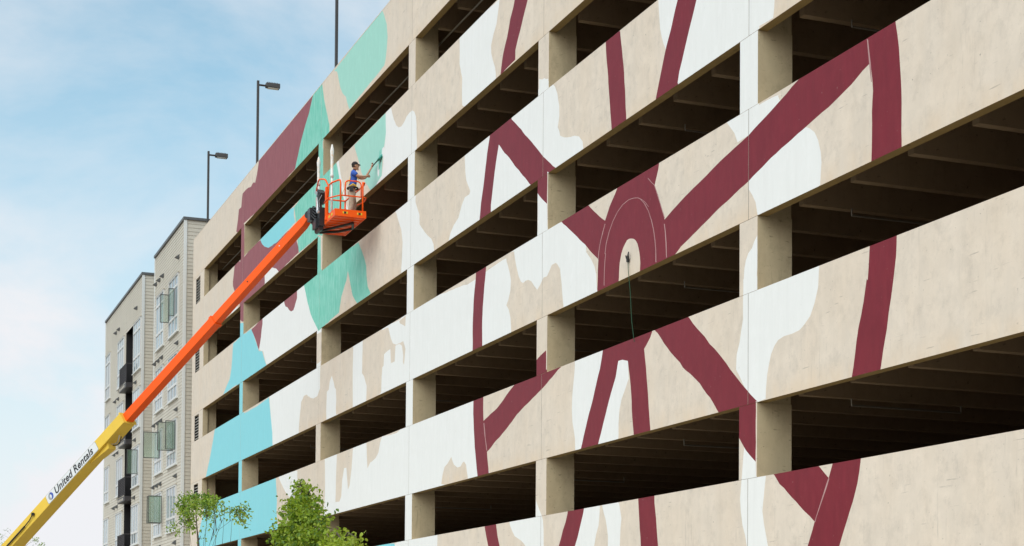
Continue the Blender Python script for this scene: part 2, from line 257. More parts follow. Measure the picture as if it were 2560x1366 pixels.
('concrete',[(-47.443,11.24),(-46.793,11.294),(-46.825,10.983),(-47.091,11.091),(-47.358,11.15)]),
('white',[(-55.82,9.158),(-55.873,9.591),(-55.832,9.966),(-55.807,10.27),(-55.553,10.316),(-55.417,10.57),(-55.153,10.743),(-54.911,10.474),(-54.78,10.292),(-54.618,10.199),(-54.534,9.839),(-54.577,9.566),(-54.511,9.186)]),
('white',[(-52.471,11.537),(-52.523,10.647),(-52.503,10.06),(-52.474,9.204),(-50.91,9.221),(-50.888,9.48),(-50.866,9.783),(-51.06,9.985),(-51.19,10.136),(-51.414,10.257),(-51.397,10.695),(-51.355,11.35)]),
('teal',[(-61.418,18.951),(-60.726,19.409),(-60.176,19.94),(-59.57,20.383),(-58.676,20.918),(-58.156,21.361),(-56.882,21.446),(-56.755,21.114),(-56.573,20.766),(-56.186,20.177),(-55.805,19.596),(-55.792,19.233),(-56.685,19.268),(-56.645,18.201),(-57.447,18.228),(-57.488,19.272)]),
('teal',[(-54.882,18.054),(-54.603,17.697),(-54.325,17.273),(-53.916,16.75),(-53.512,16.235),(-53.247,15.895),(-57.013,15.921),(-57.364,16.074),(-56.843,15.956),(-56.793,14.635),(-57.366,14.643),(-57.419,16.013),(-60.013,16.025),(-60.359,16.754),(-60.646,17.515),(-60.857,17.953),(-57.386,18.139),(-57.435,19.405)]),
('white',[(-54.801,18.032),(-54.534,17.989),(-54.279,17.472),(-53.842,16.871),(-53.515,16.304),(-53.197,15.917),(-53.348,15.905),(-53.911,16.61),(-54.404,17.294)]),
('mint',[(-55.214,21.314),(-54.86,21.164),(-54.72,20.978),(-54.439,20.501),(-54.114,20.19),(-53.692,19.956),(-53.504,19.69),(-53.239,19.369),(-49.237,19.555),(-49.088,19.7),(-48.965,19.98),(-48.889,20.338),(-48.988,20.757),(-49.285,21.151),(-49.513,21.393)]),
('mint',[(-52.587,17.988),(-52.477,17.841),(-52.258,17.577),(-51.933,17.229),(-51.715,16.854),(-51.189,16.375),(-50.275,15.748),(-50.088,16.008),(-49.42,16.14),(-49.336,16.504),(-49.251,16.811),(-49.09,17.069),(-48.967,17.363),(-49.013,17.651),(-49.051,17.991)]),
('white',[(-49.836,16.616),(-49.72,16.607),(-49.667,16.426),(-49.69,16.253),(-49.804,16.213),(-49.886,16.373)]),
('white',[(-49.35,16.976),(-49.209,16.992),(-49.103,16.88),(-49.23,16.751),(-49.381,16.737)]),
('teal',[(-59.665,15.153),(-59.18,14.601),(-58.699,13.982),(-58.228,13.447),(-57.711,13.043),(-57.028,12.601),(-56.547,12.633),(-54.296,12.762),(-54.025,13.233),(-53.424,13.668),(-53.23,13.937),(-52.964,13.507),(-52.598,12.993),(-52.046,12.638),(-50.487,12.651),(-50.844,12.951),(-50.97,13.239),(-51.03,13.647),(-51.178,13.877),(-51.595,14.299),(-51.967,14.636),(-56.968,14.746)]),
('cyan',[(-67.003,18.246),(-66.597,17.971),(-66.285,17.757),(-65.892,17.589),(-65.039,17.32),(-63.612,17.246),(-60.658,17.337),(-60.891,17.658),(-60.867,17.962),(-62.863,18.128)]),
('cyan',[(-70.894,15.331),(-69.566,15.095),(-69.543,14.642),(-68.158,14.601),(-67.692,14.276),(-67.343,13.974),(-66.955,13.693),(-66.681,13.451),(-66.116,13.369),(-65.717,13.039),(-65.277,12.641),(-67.608,12.61),(-69.438,12.632),(-69.413,11.236),(-66.659,11.223),(-64.757,11.301),(-64.528,10.805),(-64.255,10.214),(-64.095,9.826),(-64.029,9.265),(-69.262,9.234),(-69.228,8.588),(-69.398,8.052),(-63.507,8.198),(-63.267,7.498),(-63.183,7.173),(-63.227,6.619),(-62.918,5.885),(-69.198,5.788),(-69.164,5.139),(-70.411,5.195),(-70.444,5.811),(-80.439,5.351),(-79.061,7.052),(-77.982,7.951),(-70.73,7.987),(-70.797,9.23),(-77.81,9.288),(-76.999,9.98),(-76.166,10.843),(-75.712,11.358),(-70.91,11.341),(-70.983,12.701),(-73.906,12.666),(-73.103,12.967),(-72.487,13.151),(-72.156,13.554),(-71.97,14.157),(-71.862,14.59),(-70.495,14.653)]),
('cyan',[(-49.656,4.664),(-47.761,4.6),(-47.55,4.325),(-49.647,4.364)]),
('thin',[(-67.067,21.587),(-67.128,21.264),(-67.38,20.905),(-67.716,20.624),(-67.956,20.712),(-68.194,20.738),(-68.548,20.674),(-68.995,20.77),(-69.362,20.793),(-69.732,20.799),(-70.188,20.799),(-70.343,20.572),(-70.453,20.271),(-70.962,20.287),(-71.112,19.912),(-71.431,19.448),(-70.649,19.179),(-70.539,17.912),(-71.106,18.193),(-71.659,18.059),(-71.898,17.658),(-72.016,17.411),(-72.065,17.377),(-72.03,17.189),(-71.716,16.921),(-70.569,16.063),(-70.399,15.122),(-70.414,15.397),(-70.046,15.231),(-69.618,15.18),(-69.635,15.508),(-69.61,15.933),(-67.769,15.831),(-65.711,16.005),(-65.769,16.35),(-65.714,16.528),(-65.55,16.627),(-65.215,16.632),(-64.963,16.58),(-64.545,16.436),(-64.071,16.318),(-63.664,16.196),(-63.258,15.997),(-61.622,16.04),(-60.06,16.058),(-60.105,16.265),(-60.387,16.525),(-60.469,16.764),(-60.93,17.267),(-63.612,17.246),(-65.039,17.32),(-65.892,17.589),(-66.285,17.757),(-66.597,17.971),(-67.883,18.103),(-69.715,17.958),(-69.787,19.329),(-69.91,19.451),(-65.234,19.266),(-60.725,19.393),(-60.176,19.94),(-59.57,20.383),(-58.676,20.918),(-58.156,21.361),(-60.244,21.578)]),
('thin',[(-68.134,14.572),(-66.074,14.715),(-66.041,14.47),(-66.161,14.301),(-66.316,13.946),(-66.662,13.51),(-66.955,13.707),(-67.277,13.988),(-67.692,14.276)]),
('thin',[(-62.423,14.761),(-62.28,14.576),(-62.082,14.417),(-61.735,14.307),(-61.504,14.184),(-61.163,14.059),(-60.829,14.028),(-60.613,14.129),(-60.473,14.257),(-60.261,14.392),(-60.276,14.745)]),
('maroon',[(-37.931,17.713),(-38.092,17.425),(-38.312,17.196),(-38.531,16.821),(-38.81,16.461),(-38.985,16.0),(-37.957,16.037),(-37.961,16.282),(-37.639,16.678),(-37.216,17.171),(-37.007,17.434)]),
('maroon',[(-32.542,14.774),(-32.54,14.625),(-32.482,14.261),(-32.413,13.881),(-32.344,13.369),(-32.208,12.618),(-31.464,12.579),(-31.476,12.756),(-31.543,13.299),(-31.674,14.04),(-31.804,14.654)]),
('maroon',[(-39.74,14.724),(-39.738,14.606),(-39.912,14.24),(-40.158,13.557),(-40.349,13.069),(-40.479,12.59),(-39.651,12.475),(-39.613,12.836),(-39.443,13.321),(-39.26,13.851),(-39.077,14.246),(-38.36,13.702),(-36.834,12.627),(-36.414,12.594),(-36.41,12.337),(-36.305,12.247),(-36.11,12.101),(-35.828,11.925),(-35.84,12.688),(-35.612,12.58),(-35.304,12.643),(-35.49,12.731),(-36.062,13.113),(-36.852,13.7),(-37.533,14.185),(-38.165,14.617),(-38.237,14.757)]),
('maroon',[(-40.675,11.477),(-40.701,11.239),(-40.847,10.701),(-40.916,10.172),(-40.938,9.743),(-40.927,9.2),(-40.191,9.136),(-40.204,9.777),(-40.169,10.304),(-40.042,10.812),(-39.93,11.32),(-39.783,11.554),(-40.552,11.612)]),
('maroon',[(-40.84,8.107),(-40.83,7.62),(-40.773,7.183),(-40.701,6.745),(-40.583,6.357),(-40.432,5.809),(-39.594,5.84),(-39.644,6.054),(-39.724,6.324),(-39.773,6.503),(-39.24,6.691),(-38.378,6.954),(-37.685,7.214),(-37.011,7.386),(-36.102,7.605),(-35.787,7.681),(-34.929,7.95),(-35.83,8.025),(-35.837,8.483),(-35.989,8.46),(-36.436,8.36),(-36.43,7.969),(-37.836,7.959),(-38.113,7.887),(-39.037,7.56),(-40.032,7.324),(-40.069,7.63),(-40.076,8.002)]),
('chalk',[(-40.05,7.281),(-39.995,7.275),(-39.936,7.093),(-39.896,6.898),(-39.801,6.667),(-39.761,6.511),(-39.826,6.575),(-39.912,6.805),(-39.99,7.036)]),
('maroon',[(-39.948,4.686),(-39.9,4.552),(-39.79,4.335),(-39.634,4.086),(-39.473,3.484),(-38.597,3.45),(-38.81,4.043),(-38.974,4.289),(-39.113,4.71)]),
('maroon',[(-35.102,11.423),(-34.857,11.238),(-34.201,10.861),(-33.622,10.477),(-32.894,9.987),(-32.788,10.18),(-32.683,10.425),(-32.526,10.755),(-32.961,11.006),(-33.464,11.332)]),
('maroon',[(-29.032,14.516),(-29.119,14.344),(-29.242,14.142),(-29.402,13.87),(-29.672,13.465),(-29.853,13.087),(-30.055,12.691),(-30.128,12.483),(-29.033,12.521),(-29.097,12.704),(-29.018,12.903),(-28.905,13.089),(-28.604,13.594),(-28.451,13.822),(-28.308,14.051),(-28.199,14.25)]),
('maroon',[(-31.905,11.314),(-32.31,11.01),(-32.525,10.754),(-32.682,10.469),(-32.864,10.106),(-32.908,9.55),(-32.937,9.162),(-29.447,9.171),(-29.52,9.34),(-29.566,9.762),(-29.642,10.108),(-29.782,10.348),(-29.97,10.684),(-30.113,10.909),(-29.949,11.182),(-29.879,11.407)]),
('maroon',[(-29.661,10.113),(-29.461,10.168),(-28.071,10.486),(-27.137,10.697),(-26.253,10.844),(-25.098,11.139),(-24.754,11.248),(-24.451,11.33),(-24.023,11.421),(-23.079,11.434),(-22.412,11.424),(-22.377,10.859),(-22.569,10.816),(-23.078,10.658),(-23.573,10.544),(-24.02,10.48),(-24.751,10.339),(-25.446,10.2),(-26.248,9.996),(-27.251,9.793),(-28.232,9.538),(-28.919,9.394),(-29.318,9.257),(-29.561,9.186)]),
('concrete',[(-31.809,9.256),(-31.791,9.368),(-31.785,9.517),(-31.755,9.677),(-31.679,9.86),(-31.602,9.959),(-31.506,10.021),(-31.41,10.074),(-31.314,10.085),(-31.219,10.077),(-31.124,10.054),(-31.048,10.02),(-30.972,9.971),(-30.896,9.894),(-30.851,9.81),(-30.809,9.72),(-30.778,9.6),(-30.758,9.466),(-30.761,9.37),(-30.771,9.242)]),
('maroon',[(-22.424,11.428),(-22.394,11.089),(-22.336,10.806),(-22.295,10.4),(-22.301,9.91),(-22.323,9.163),(-21.494,9.23),(-21.505,9.551),(-21.494,9.993),(-21.511,10.413),(-21.565,10.877),(-21.642,11.288),(-21.659,11.454)]),
('chalk',[(-22.447,11.304),(-22.412,11.276),(-22.377,11.083),(-22.33,10.831),(-22.307,10.567),(-22.33,10.575),(-22.377,10.852),(-22.412,11.062)]),
('maroon',[(-22.351,8.059),(-22.362,7.93),(-22.391,7.675),(-22.42,7.432),(-22.449,7.459),(-22.536,7.116),(-22.682,6.715),(-22.8,6.305),(-22.901,5.89),(-22.086,5.885),(-22.047,6.024),(-21.979,6.238),(-21.879,6.574),(-21.768,7.034),(-21.696,7.339),(-21.669,7.492),(-21.642,7.644),(-21.62,8.022)]),
('maroon',[(-23.435,4.685),(-23.434,4.601),(-23.527,4.424),(-23.652,4.232),(-23.81,3.99),(-23.95,3.761),(-24.065,3.546),(-24.207,3.292),(-24.456,2.909),(-23.493,2.872),(-23.247,3.243),(-23.005,3.647),(-22.826,3.932),(-22.708,4.218),(-22.649,4.41),(-22.603,4.634)]),
('maroon',[(-30.18,8.025),(-29.945,7.901),(-29.638,7.643),(-29.346,7.391),(-28.945,7.146),(-28.813,7.025),(-28.509,6.86),(-28.127,6.599),(-27.711,6.276),(-27.266,5.872),(-26.581,5.936),(-26.578,5.394),(-26.464,5.258),(-26.335,5.144),(-26.185,5.036),(-25.985,4.898),(-25.969,5.967),(-25.895,5.939),(-26.303,6.215),(-26.917,6.698),(-27.233,6.937),(-27.718,7.292),(-27.8,7.356),(-28.218,7.663),(-28.578,7.944),(-28.69,8.004)]),
('maroon',[(-25.493,4.712),(-25.316,4.581),(-25.141,4.411),(-24.865,4.229),(-24.593,4.06),(-24.327,3.88),(-23.988,3.671),(-23.924,3.776),(-23.81,3.99),(-23.652,4.215),(-23.558,4.393),(-23.684,4.473),(-23.843,4.597),(-24.004,4.674)]),
('chalk',[(-23.571,4.388),(-23.54,4.371),(-23.633,4.214),(-23.784,3.988),(-23.937,3.76),(-23.975,3.677),(-23.995,3.696),(-23.886,3.876),(-23.747,4.104)]),
('maroon',[(-32.654,8.079),(-32.62,7.953),(-32.756,7.583),(-33.13,6.964),(-33.511,6.38),(-33.787,5.887),(-32.843,5.922),(-32.79,6.027),(-32.579,6.358),(-32.267,6.848),(-31.958,7.287),(-31.818,7.623),(-31.603,7.616),(-31.33,7.555),(-31.194,7.004),(-31.139,6.484),(-31.034,5.917),(-30.243,5.953),(-30.313,6.294),(-30.394,6.806),(-30.465,7.235),(-30.565,7.663),(-30.422,7.753),(-30.281,7.855),(-30.187,7.985)]),
('maroon',[(-34.466,4.731),(-34.495,4.564),(-34.616,4.377),(-34.769,4.192),(-35.002,3.848),(-35.201,3.577),(-34.266,3.535),(-34.058,3.799),(-33.91,3.997),(-33.765,4.274),(-33.62,4.502),(-33.534,4.709)]),
('maroon',[(-30.812,4.681),(-30.795,4.525),(-30.762,4.215),(-30.719,3.992),(-30.675,3.625),(-30.652,3.374),(-29.824,3.337),(-29.885,3.585),(-29.935,3.858),(-29.987,4.162),(-30.053,4.469),(-30.07,4.686)]),
('chalk',[(-32.578,9.358),(-32.575,9.511),(-32.546,9.505),(-32.548,9.353)]),
('chalk',[(-32.575,9.511),(-32.565,9.678),(-32.536,9.672),(-32.546,9.505)]),
('chalk',[(-32.565,9.678),(-32.543,9.878),(-32.514,9.871),(-32.536,9.672)]),
('chalk',[(-32.543,9.878),(-32.5,10.038),(-32.471,10.032),(-32.514,9.871)]),
('chalk',[(-32.543,10.037),(-32.482,10.246),(-32.45,10.239),(-32.512,10.031)]),
('chalk',[(-32.482,10.246),(-32.325,10.477),(-32.294,10.47),(-32.45,10.239)]),
('chalk',[(-32.325,10.477),(-32.138,10.655),(-32.107,10.647),(-32.294,10.47)]),
('chalk',[(-32.138,10.655),(-31.91,10.798),(-31.88,10.791),(-32.107,10.647)]),
('chalk',[(-31.91,10.798),(-31.654,10.889),(-31.624,10.882),(-31.88,10.791)]),
('chalk',[(-31.639,10.892),(-31.336,10.926),(-31.336,10.913),(-31.639,10.879)]),
('chalk',[(-31.336,10.926),(-31.086,10.898),(-31.086,10.886),(-31.336,10.913)]),
('chalk',[(-31.086,10.898),(-30.888,10.853),(-30.888,10.841),(-31.086,10.886)]),
('chalk',[(-30.888,10.853),(-30.692,10.767),(-30.692,10.754),(-30.888,10.841)]),
('chalk',[(-30.692,10.767),(-30.518,10.66),(-30.518,10.647),(-30.692,10.754)]),
('chalk',[(-30.532,10.657),(-30.396,10.54),(-30.368,10.533),(-30.504,10.65)]),
('chalk',[(-30.801,10.808),(-30.586,10.649),(-30.548,10.64),(-30.763,10.799)]),
('chalk',[(-30.586,10.649),(-30.411,10.459),(-30.374,10.45),(-30.548,10.64)]),
('chalk',[(-30.411,10.459),(-30.267,10.236),(-30.23,10.227),(-30.374,10.45)]),
('chalk',[(-30.267,10.236),(-30.17,10.025),(-30.133,10.016),(-30.23,10.227)]),
('chalk',[(-30.17,10.025),(-30.102,9.8),(-30.066,9.792),(-30.133,10.016)]),
('chalk',[(-30.102,9.8),(-30.063,9.583),(-30.026,9.575),(-30.066,9.792)]),
('chalk',[(-30.063,9.583),(-30.051,9.331),(-30.014,9.323),(-30.026,9.575)]),
('chalk',[(-32.543,10.693),(-32.664,10.534),(-32.63,10.526),(-32.509,10.685)]),
('chalk',[(-32.664,10.534),(-32.765,10.386),(-32.731,10.378),(-32.63,10.526)]),
('chalk',[(-32.765,10.386),(-32.833,10.247),(-32.799,10.24),(-32.731,10.378)]),
('chalk',[(-32.833,10.247),(-32.877,10.12),(-32.843,10.113),(-32.799,10.24)]),
('chalk',[(-32.877,10.12),(-32.901,9.988),(-32.867,9.981),(-32.843,10.113)]),
('chalk',[(-29.68,10.024),(-29.633,9.856),(-29.597,9.848),(-29.644,10.015)]),
('chalk',[(-29.633,9.856),(-29.596,9.612),(-29.56,9.604),(-29.597,9.848)]),
('chalk',[(-29.596,9.612),(-29.576,9.326),(-29.54,9.318),(-29.56,9.604)]),
('chalk',[(-30.437,11.14),(-30.274,11.014),(-30.237,11.004),(-30.4,11.13)]),
('chalk',[(-30.274,11.014),(-30.131,10.914),(-30.095,10.905),(-30.237,11.004)]),
('chalk',[(-30.131,10.914),(-30.008,10.716),(-29.971,10.707),(-30.095,10.905)]),
('chalk',[(-30.008,10.716),(-29.847,10.448),(-29.811,10.439),(-29.971,10.707)]),
('chalk',[(-29.847,10.448),(-29.735,10.255),(-29.699,10.246),(-29.811,10.439)]),
('chalk',[(-29.735,10.255),(-29.66,10.13),(-29.624,10.121),(-29.699,10.246)])]
def inside(p,poly):
    x,y=p; c=False; n=len(poly); j=n-1
    for i in range(n):
        xi,yi=poly[i]; xj,yj=poly[j]
        if (yi>y)!=(yj>y) and x<(xj-xi)*(y-yi)/(yj-yi)+xi: c=not c
        j=i
    return c
def wob(poly,amp):
    out=[]
    n=len(poly)
    for i in range(n):
        a=poly[i]; b=poly[(i+1)%n]; L=math.hypot(b[0]-a[0],b[1]-a[1]); k=max(1,min(60,int(L/.16)))
        for q in range(k):
            t=q/k; x=a[0]+(b[0]-a[0])*t; y=a[1]+(b[1]-a[1])*t
            v=noise.noise_vector((x*3.1,y*3.1,7)); u=noise.noise_vector((x*.9,y*.9,3))
            out.append((x+amp*v.x+amp*u.x,y+amp*v.y+amp*u.y))
    return out
WP=[(m,p if m=='chalk' else wob(p,.022)) for m,p in POLYS]
WP=[(m,p,min(q[0] for q in p),max(q[0] for q in p),min(q[1] for q in p),max(q[1] for q in p)) for m,p in WP]
def segclip(a,b,r):
    x0,z0,x1,z1=r; t0,t1=0.,1.; dx=b[0]-a[0]; dy=b[1]-a[1]
    for p,q in ((-dx,a[0]-x0),(dx,x1-a[0]),(-dy,a[1]-z0),(dy,z1-a[1])):
        if abs(p)<1e-12:
            if q<0: return None
        else:
            t=q/p
            if p<0:
                if t>t1: return None
                t0=max(t0,t)
            else:
                if t<t0: return None
                t1=min(t1,t)
    if t1-t0<1e-9: return None
    return (a[0]+dx*t0,a[1]+dy*t0),(a[0]+dx*t1,a[1]+dy*t1)
def painted_front(mb,x0,z0,x1,z1,y):
    rect=(x0,z0,x1,z1); V=[Vector((x0,z0)),Vector((x1,z0)),Vector((x1,z1)),Vector((x0,z1))]; E=[(0,1),(1,2),(2,3),(3,0)]
    act=[w for w in WP if not(w[3]<x0 or w[2]>x1 or w[5]<z0 or w[4]>z1)]
    for w_ in act:
        p=w_[1]
        for i in range(len(p)):
            s=segclip(p[i],p[(i+1)%len(p)],rect)
            if s:
                o=len(V); V.append(Vector(s[0])); V.append(Vector(s[1])); E.append((o,o+1))
    ov,oe,of,_,_,_=geometry.delaunay_2d_cdt(V,E,[],0,1e-5)
    base=len(mb.v); mb.v+=[(v.x,y,v.y) for v in ov]
    ib=mb.mat(BARE)
    for f in of:
        c=[sum(ov[k][i] for k in f)/len(f) for i in (0,1)]
        m=ib
        for w_ in reversed(act):
            if w_[2]<=c[0]<=w_[3] and w_[4]<=c[1]<=w_[5] and inside(c,w_[1]): m=mb.mat(PAL[w_[0]]); break
        # orient towards -Y
        a,b_,c_=ov[f[0]],ov[f[1]],ov[f[2]]
        ff=tuple(base+k for k in f)
        if (b_-a).cross(c_-a)<0: ff=ff[::-1]
        mb.f.append(ff); mb.mi.append(m)
XC=[-78.77,-69.74,-56.614,-46.042,-35.776,-25.932,-16.1,-6.3]       # right-hand corners of the columns
CW=.65; XL=-81.72; XR=-2.0
garage=empty('parking_garage',(-40,0,0),'precast concrete parking garage with a maroon, white and teal mural painted across its storeys','parking garage')
cent=[x-CW/2 for x in XC]
edges=[XL]+cent[1:]+[XR]
TOP=[Z0+H*k for k in range(6)]
for k in range(6):
    top=TOP[k]; bot=top-(1.62 if k==0 else SP)
    for i in range(len(edges)-1):
        a=edges[i]+(.008 if i else 0); c=edges[i+1]-.008
        mb=MB(); mb.box((a,.003,bot),(c,.20,top),BARE)
        # replace the front face, give the soffit its darker yellow-brown colour
        mb.f=[f for j,f in enumerate(mb.f) if j!=2]; mb.mi=mb.mi[:1]+mb.mi[1:2]+mb.mi[3:]
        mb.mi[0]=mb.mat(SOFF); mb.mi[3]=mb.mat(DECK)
        fr=MB(); fr.mats=mb.mats; fr.v=mb.v; fr.f=mb.f; fr.mi=mb.mi
        painted_front(fr,a,bot,c,top,.003)
        o=fr.build('spandrel_panel',garage)
# columns: pieces shown in each opening, plus a core behind the panels
for j,xr in enumerate(XC):
    for k in range(6):
        mb=MB(); zb=TOP[k-1]+.006 if k else 0.0; zt=TOP[k]-(1.62 if k==0 else SP)-.006
        d=.71; x0=xr-CW; x1=xr
        if j==0: x0=xr-.84; d=.24
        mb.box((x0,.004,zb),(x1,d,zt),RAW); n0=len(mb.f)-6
        mb.f.pop(n0+2); mb.mi.pop(n0+2)
        painted_front(mb,x0,zb,x1,zt,.004)
        mb.build('column',garage)
        if j:
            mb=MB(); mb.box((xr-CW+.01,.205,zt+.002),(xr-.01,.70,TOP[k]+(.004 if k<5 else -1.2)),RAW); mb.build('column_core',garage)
# left end: wall strip with a louver in every storey
SLAT=MT('louver_slat_metal',(.50,.49,.46),.5).m
slat=MB(); slat.box((-.57,0,-.010),(.57,.055,.010),SLAT,Matrix.Rotation(R(-8),4,'X')); slatm=None
for k in range(1,6):
    zb=TOP[k-1]+.006; zt=TOP[k]-SP-.006
    mb=MB(); x0,x1=XL,XC[0]-.848; la,lb=-80.92,-79.78; lz0,lz1=zb+.02,zt-.10
    mb.box((x0,.004,zb),(la,.25,zt),BARE); mb.box((lb,.004,zb),(x1,.25,zt),BARE)
    mb.box((la,.004,lz1),(lb,.25,zt),BARE); mb.box((la,.25,zb),(lb,.30,zt),VOID)
    mb.box((la,.02,zb),(la+.05,.2,lz1),VOID); mb.box((lb-.05,.02,zb),(lb,.2,lz1),VOID)
    wl=mb.build('louver_wall',garage)
    for q in range(8):
        z=lz0+.08+q*(lz1-lz0-.1)/8
        if slatm is None: o=slat.build('louver_slat'); slatm=o.data
        else: o=link('louver_slat',slatm)
        o.location=((la+lb)/2,.03,z); hang(o,wl)
# end wall, inside
mb=MB(); mb.box((-81.6,.26,0),(-81.4,19,TOP[5]-1),RAW)
for k in range(1,6): mb.box((-79.1,.25,TOP[k-1]-1),(-78.85,.66,TOP[k]-SP+.3),RAW)
mb.box((-81.6,5.0,0),(-78.9,5.2,TOP[5]-1.2),DECK)
mb.build('end_wall',garage)
# decks and their stems
DEP=18.5
stem=None
for k in range(6):
    zt=TOP[k]-1.07; zu=zt-.11; zs=TOP[k]-SP+.04
    if k==0: zs=zu-.65
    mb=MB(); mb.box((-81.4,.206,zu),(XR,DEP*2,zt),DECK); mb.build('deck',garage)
    for i in range(len(edges)-1):
        a=edges[i]; c=edges[i+1]; n=max(2,round((c-a)/1.64)); 
        for q in range(n):
            x=a+.05+(q+.5)*(c-a)/n+.22
            if x>XR-.3: continue
            if any(abs(x-cx)<.2 for cx in cent): x+=.0
            if stem is None:
                sb=MB(); sb.add([(-.08,.45,0),(.08,.45,0),(.11,.45,.80),(-.11,.45,.80),(-.08,DEP,0),(.08,DEP,0),(.11,DEP,.80),(-.11,DEP,.80)],[(0,1,2,3),(4,7,6,5),(0,4,5,1),(1,5,6,2),(0,3,7,4)],DECK)
                o=sb.build('deck_stem'); stem=o.data
            else: o=link('deck_stem',stem)
            o.location=(x,0,zs); hang(o,garage)
SEAL=MT('joint_sealant',(.09,.08,.07),.8).m
for k in range(6):
    for x in edges[1:-1]:
        mb=MB(); mb.box((x-.0078,.0055,TOP[k]-(1.62 if k==0 else SP)),(x+.0075,.19,TOP[k]-.004),SEAL); mb.build('joint_sealant',garage)
# haunch ledge under the stems, on the back of the spandrels
for k in range(1,6):
    mb=MB(); mb.box((XL+.3,.203,TOP[k]-SP+.25),(XR,.30,TOP[k]-SP+.55),DECK); mb.build('ledge',garage)
# interior girder line, columns and back wall
mb=MB(); mb.box((-81.4,DEP*2,0),(XR,DEP*2+.3,TOP[5]),DECK); mb.build('back_wall',garage)
mb=MB()
for k in range(1,6): mb.box((-81.4,DEP-.3,TOP[k]-SP-.15),(XR,DEP+.3,TOP[k]-1.2),DECK)
mb.build('girder',garage)
for xr in XC[1:]:
    mb=MB(); mb.box((xr-CW,DEP-.35,0),(xr,DEP+.35,TOP[5]-1.2),DECK); mb.build('inner_column',garage)
mb=MB(); mb.box((XR,.25,0),(XR+.2,DEP*2,TOP[5]-1.1),DECK); mb.build('right_end_wall',garage)
# conduits
CON=MT('galvanised_conduit',(.30,.28,.25),.45,.6).m
mb=MB(); mb.tube([(-78.5,.82,TOP[5]-SP-.02),(-3,.82,TOP[5]-SP-.02)],.03,CON,6); mb.build('conduit',garage)
for k in range(1,6):
    for x in (-63.1,-49.1,-39.2,-31.3,-24.9):
        z=TOP[k]-SP-.12+.0; mb=MB(); mb.tube([(x,1.3,z+.12),(x,1.3,z),(x,3.6,z),(x,3.6,z+.12)],.02,CON,5); mb.build('sprinkler_pipe',garage)
# coping drip on the parapet and the roof edge
mb=MB(); mb.box((XL,.0,TOP[5]+.002),(XR,.22,TOP[5]+.03),BARE); mb.build('coping',garage)

# roof light poles
def roof_lamp(x,label):
    e=empty('roof_lamp',(x,.68,TOP[5]-1.05),label,'light pole','light poles along the garage roof edge')
    z0=TOP[5]-1.05; b=MB(); b.box((x-.05,.63,z0),(x+.05,.73,25.86),POLE); b.build('pole',e,bevel=.008)
    b=MB(); b.box((x-.16,.52,z0),(x+.16,.84,z0+.06),POLE); b.build('base_plate',e)
    b=MB(); b.tube([(x,.73,25.68),(x,1.02,25.68)],.045,POLE,8); b.build('arm',e)
    b=MB(); b.add([(x-.15,1.02,25.62),(x+.15,1.02,25.62),(x+.17,1.62,25.60),(x-.17,1.62,25.60),(x-.12,1.02,25.80),(x+.12,1.02,25.80),(x+.15,1.62,25.80),(x-.15,1.62,25.80)],[(0,3,2,1),(4,5,6,7),(0,1,5,4),(1,2,6,5),(2,3,7,6),(3,0,4,7)],POLE)
    for q in range(7): b.box((x-.12,1.08+q*.07,25.80),(x+.12,1.10+q*.07,25.84),POLE)
    h=b.build('lamp_head',e,bevel=.01)
    b=MB(); b.box((x-.12,1.10,25.585),(x+.12,1.56,25.60),LENS_); b.build('lens',h)
roof_lamp(-81.66,'slim bronze light pole at the far left end of the garage roof')
roof_lamp(-70.47,'slim bronze light pole with square head, middle one of three on the garage roof')
roof_lamp(-57.5,'bronze light pole whose lamp head is cut off by the top of the photo')

# green drop cord over the hub
ROPE=MT('green_cord',(.015,.07,.035),.8).m
b=MB(); pts=[(-31.29,-.03,9.62)]+[(-31.29+.31*min(1,t/8)*(1)+.01*math.sin(t),-.035-.008*math.sin(t*1.3),9.62-1.75*t/8) for t in range(1,9)]
b.tube(pts,.0075,ROPE,5); cord=b.build('green_cord'); tag(cord,'thin green cord hanging across the opening from the centre of the mural wheel','cord')
b=MB()
b.tube([(-31.29,-.02,9.60),(-31.32,-.05,9.70),(-31.37,-.04,9.74)],.03,SIGNK,6,.015); b.tube([(-31.28,-.03,9.6),(-31.22,-.06,9.72),(-31.26,-.03,9.80)],.028,SIGNK,6,.012)
b.box((-31.33,-.05,9.60),(-31.26,-.005,9.66),SIGNK); o=b.build('clip',cord)

# ------------------------------------------------------------------ apartment building
AY=-.32; KS=(AY+14.7097)/(-.88+14.7097)
def ax(x): return x*KS
def az(z): return 1.65+(z-1.65)*KS
apt=empty('apartment_building',(ax(-95),6,0),'pale grey apartment block with horizontal lap siding, set beyond the left end of the garage','apartment building')
RZ=az(21.70)
def lap_x(mb,x0,x1,y,z0,z1,m=SIDE,p=.16):       # boards on a wall that faces -Y
    n=max(1,round((z1-z0)/p)); h=(z1-z0)/n; vs=[];fs=[]
    for i in range(n):
        a=z0+i*h; o=len(vs)
        vs+=[(x0,y-.017,a),(x1,y-.017,a),(x1,y,a+h),(x0,y,a+h),(x1,y,a),(x0,y,a)]
        fs+=[(o,o+1,o+2,o+3),(o+5,o+4,o+1,o)]
    mb.add(vs,fs,m)
def lap_y(mb,x,y0,y1,z0,z1,m=SIDE,p=.19):       # boards on a wall that faces +X
    n=max(1,round((z1-z0)/p)); h=(z1-z0)/n; vs=[];fs=[]
    for i in range(n):
        a=z0+i*h; o=len(vs)
        vs+=[(x+.02,y0,a),(x+.02,y1,a),(x,y1,a+h),(x,y0,a+h),(x,y1,a),(x,y0,a)]
        fs+=[(o,o+1,o+2,o+3),(o+5,o+4,o+1,o)]
    mb.add(vs,fs,m)
FH=3.23*KS
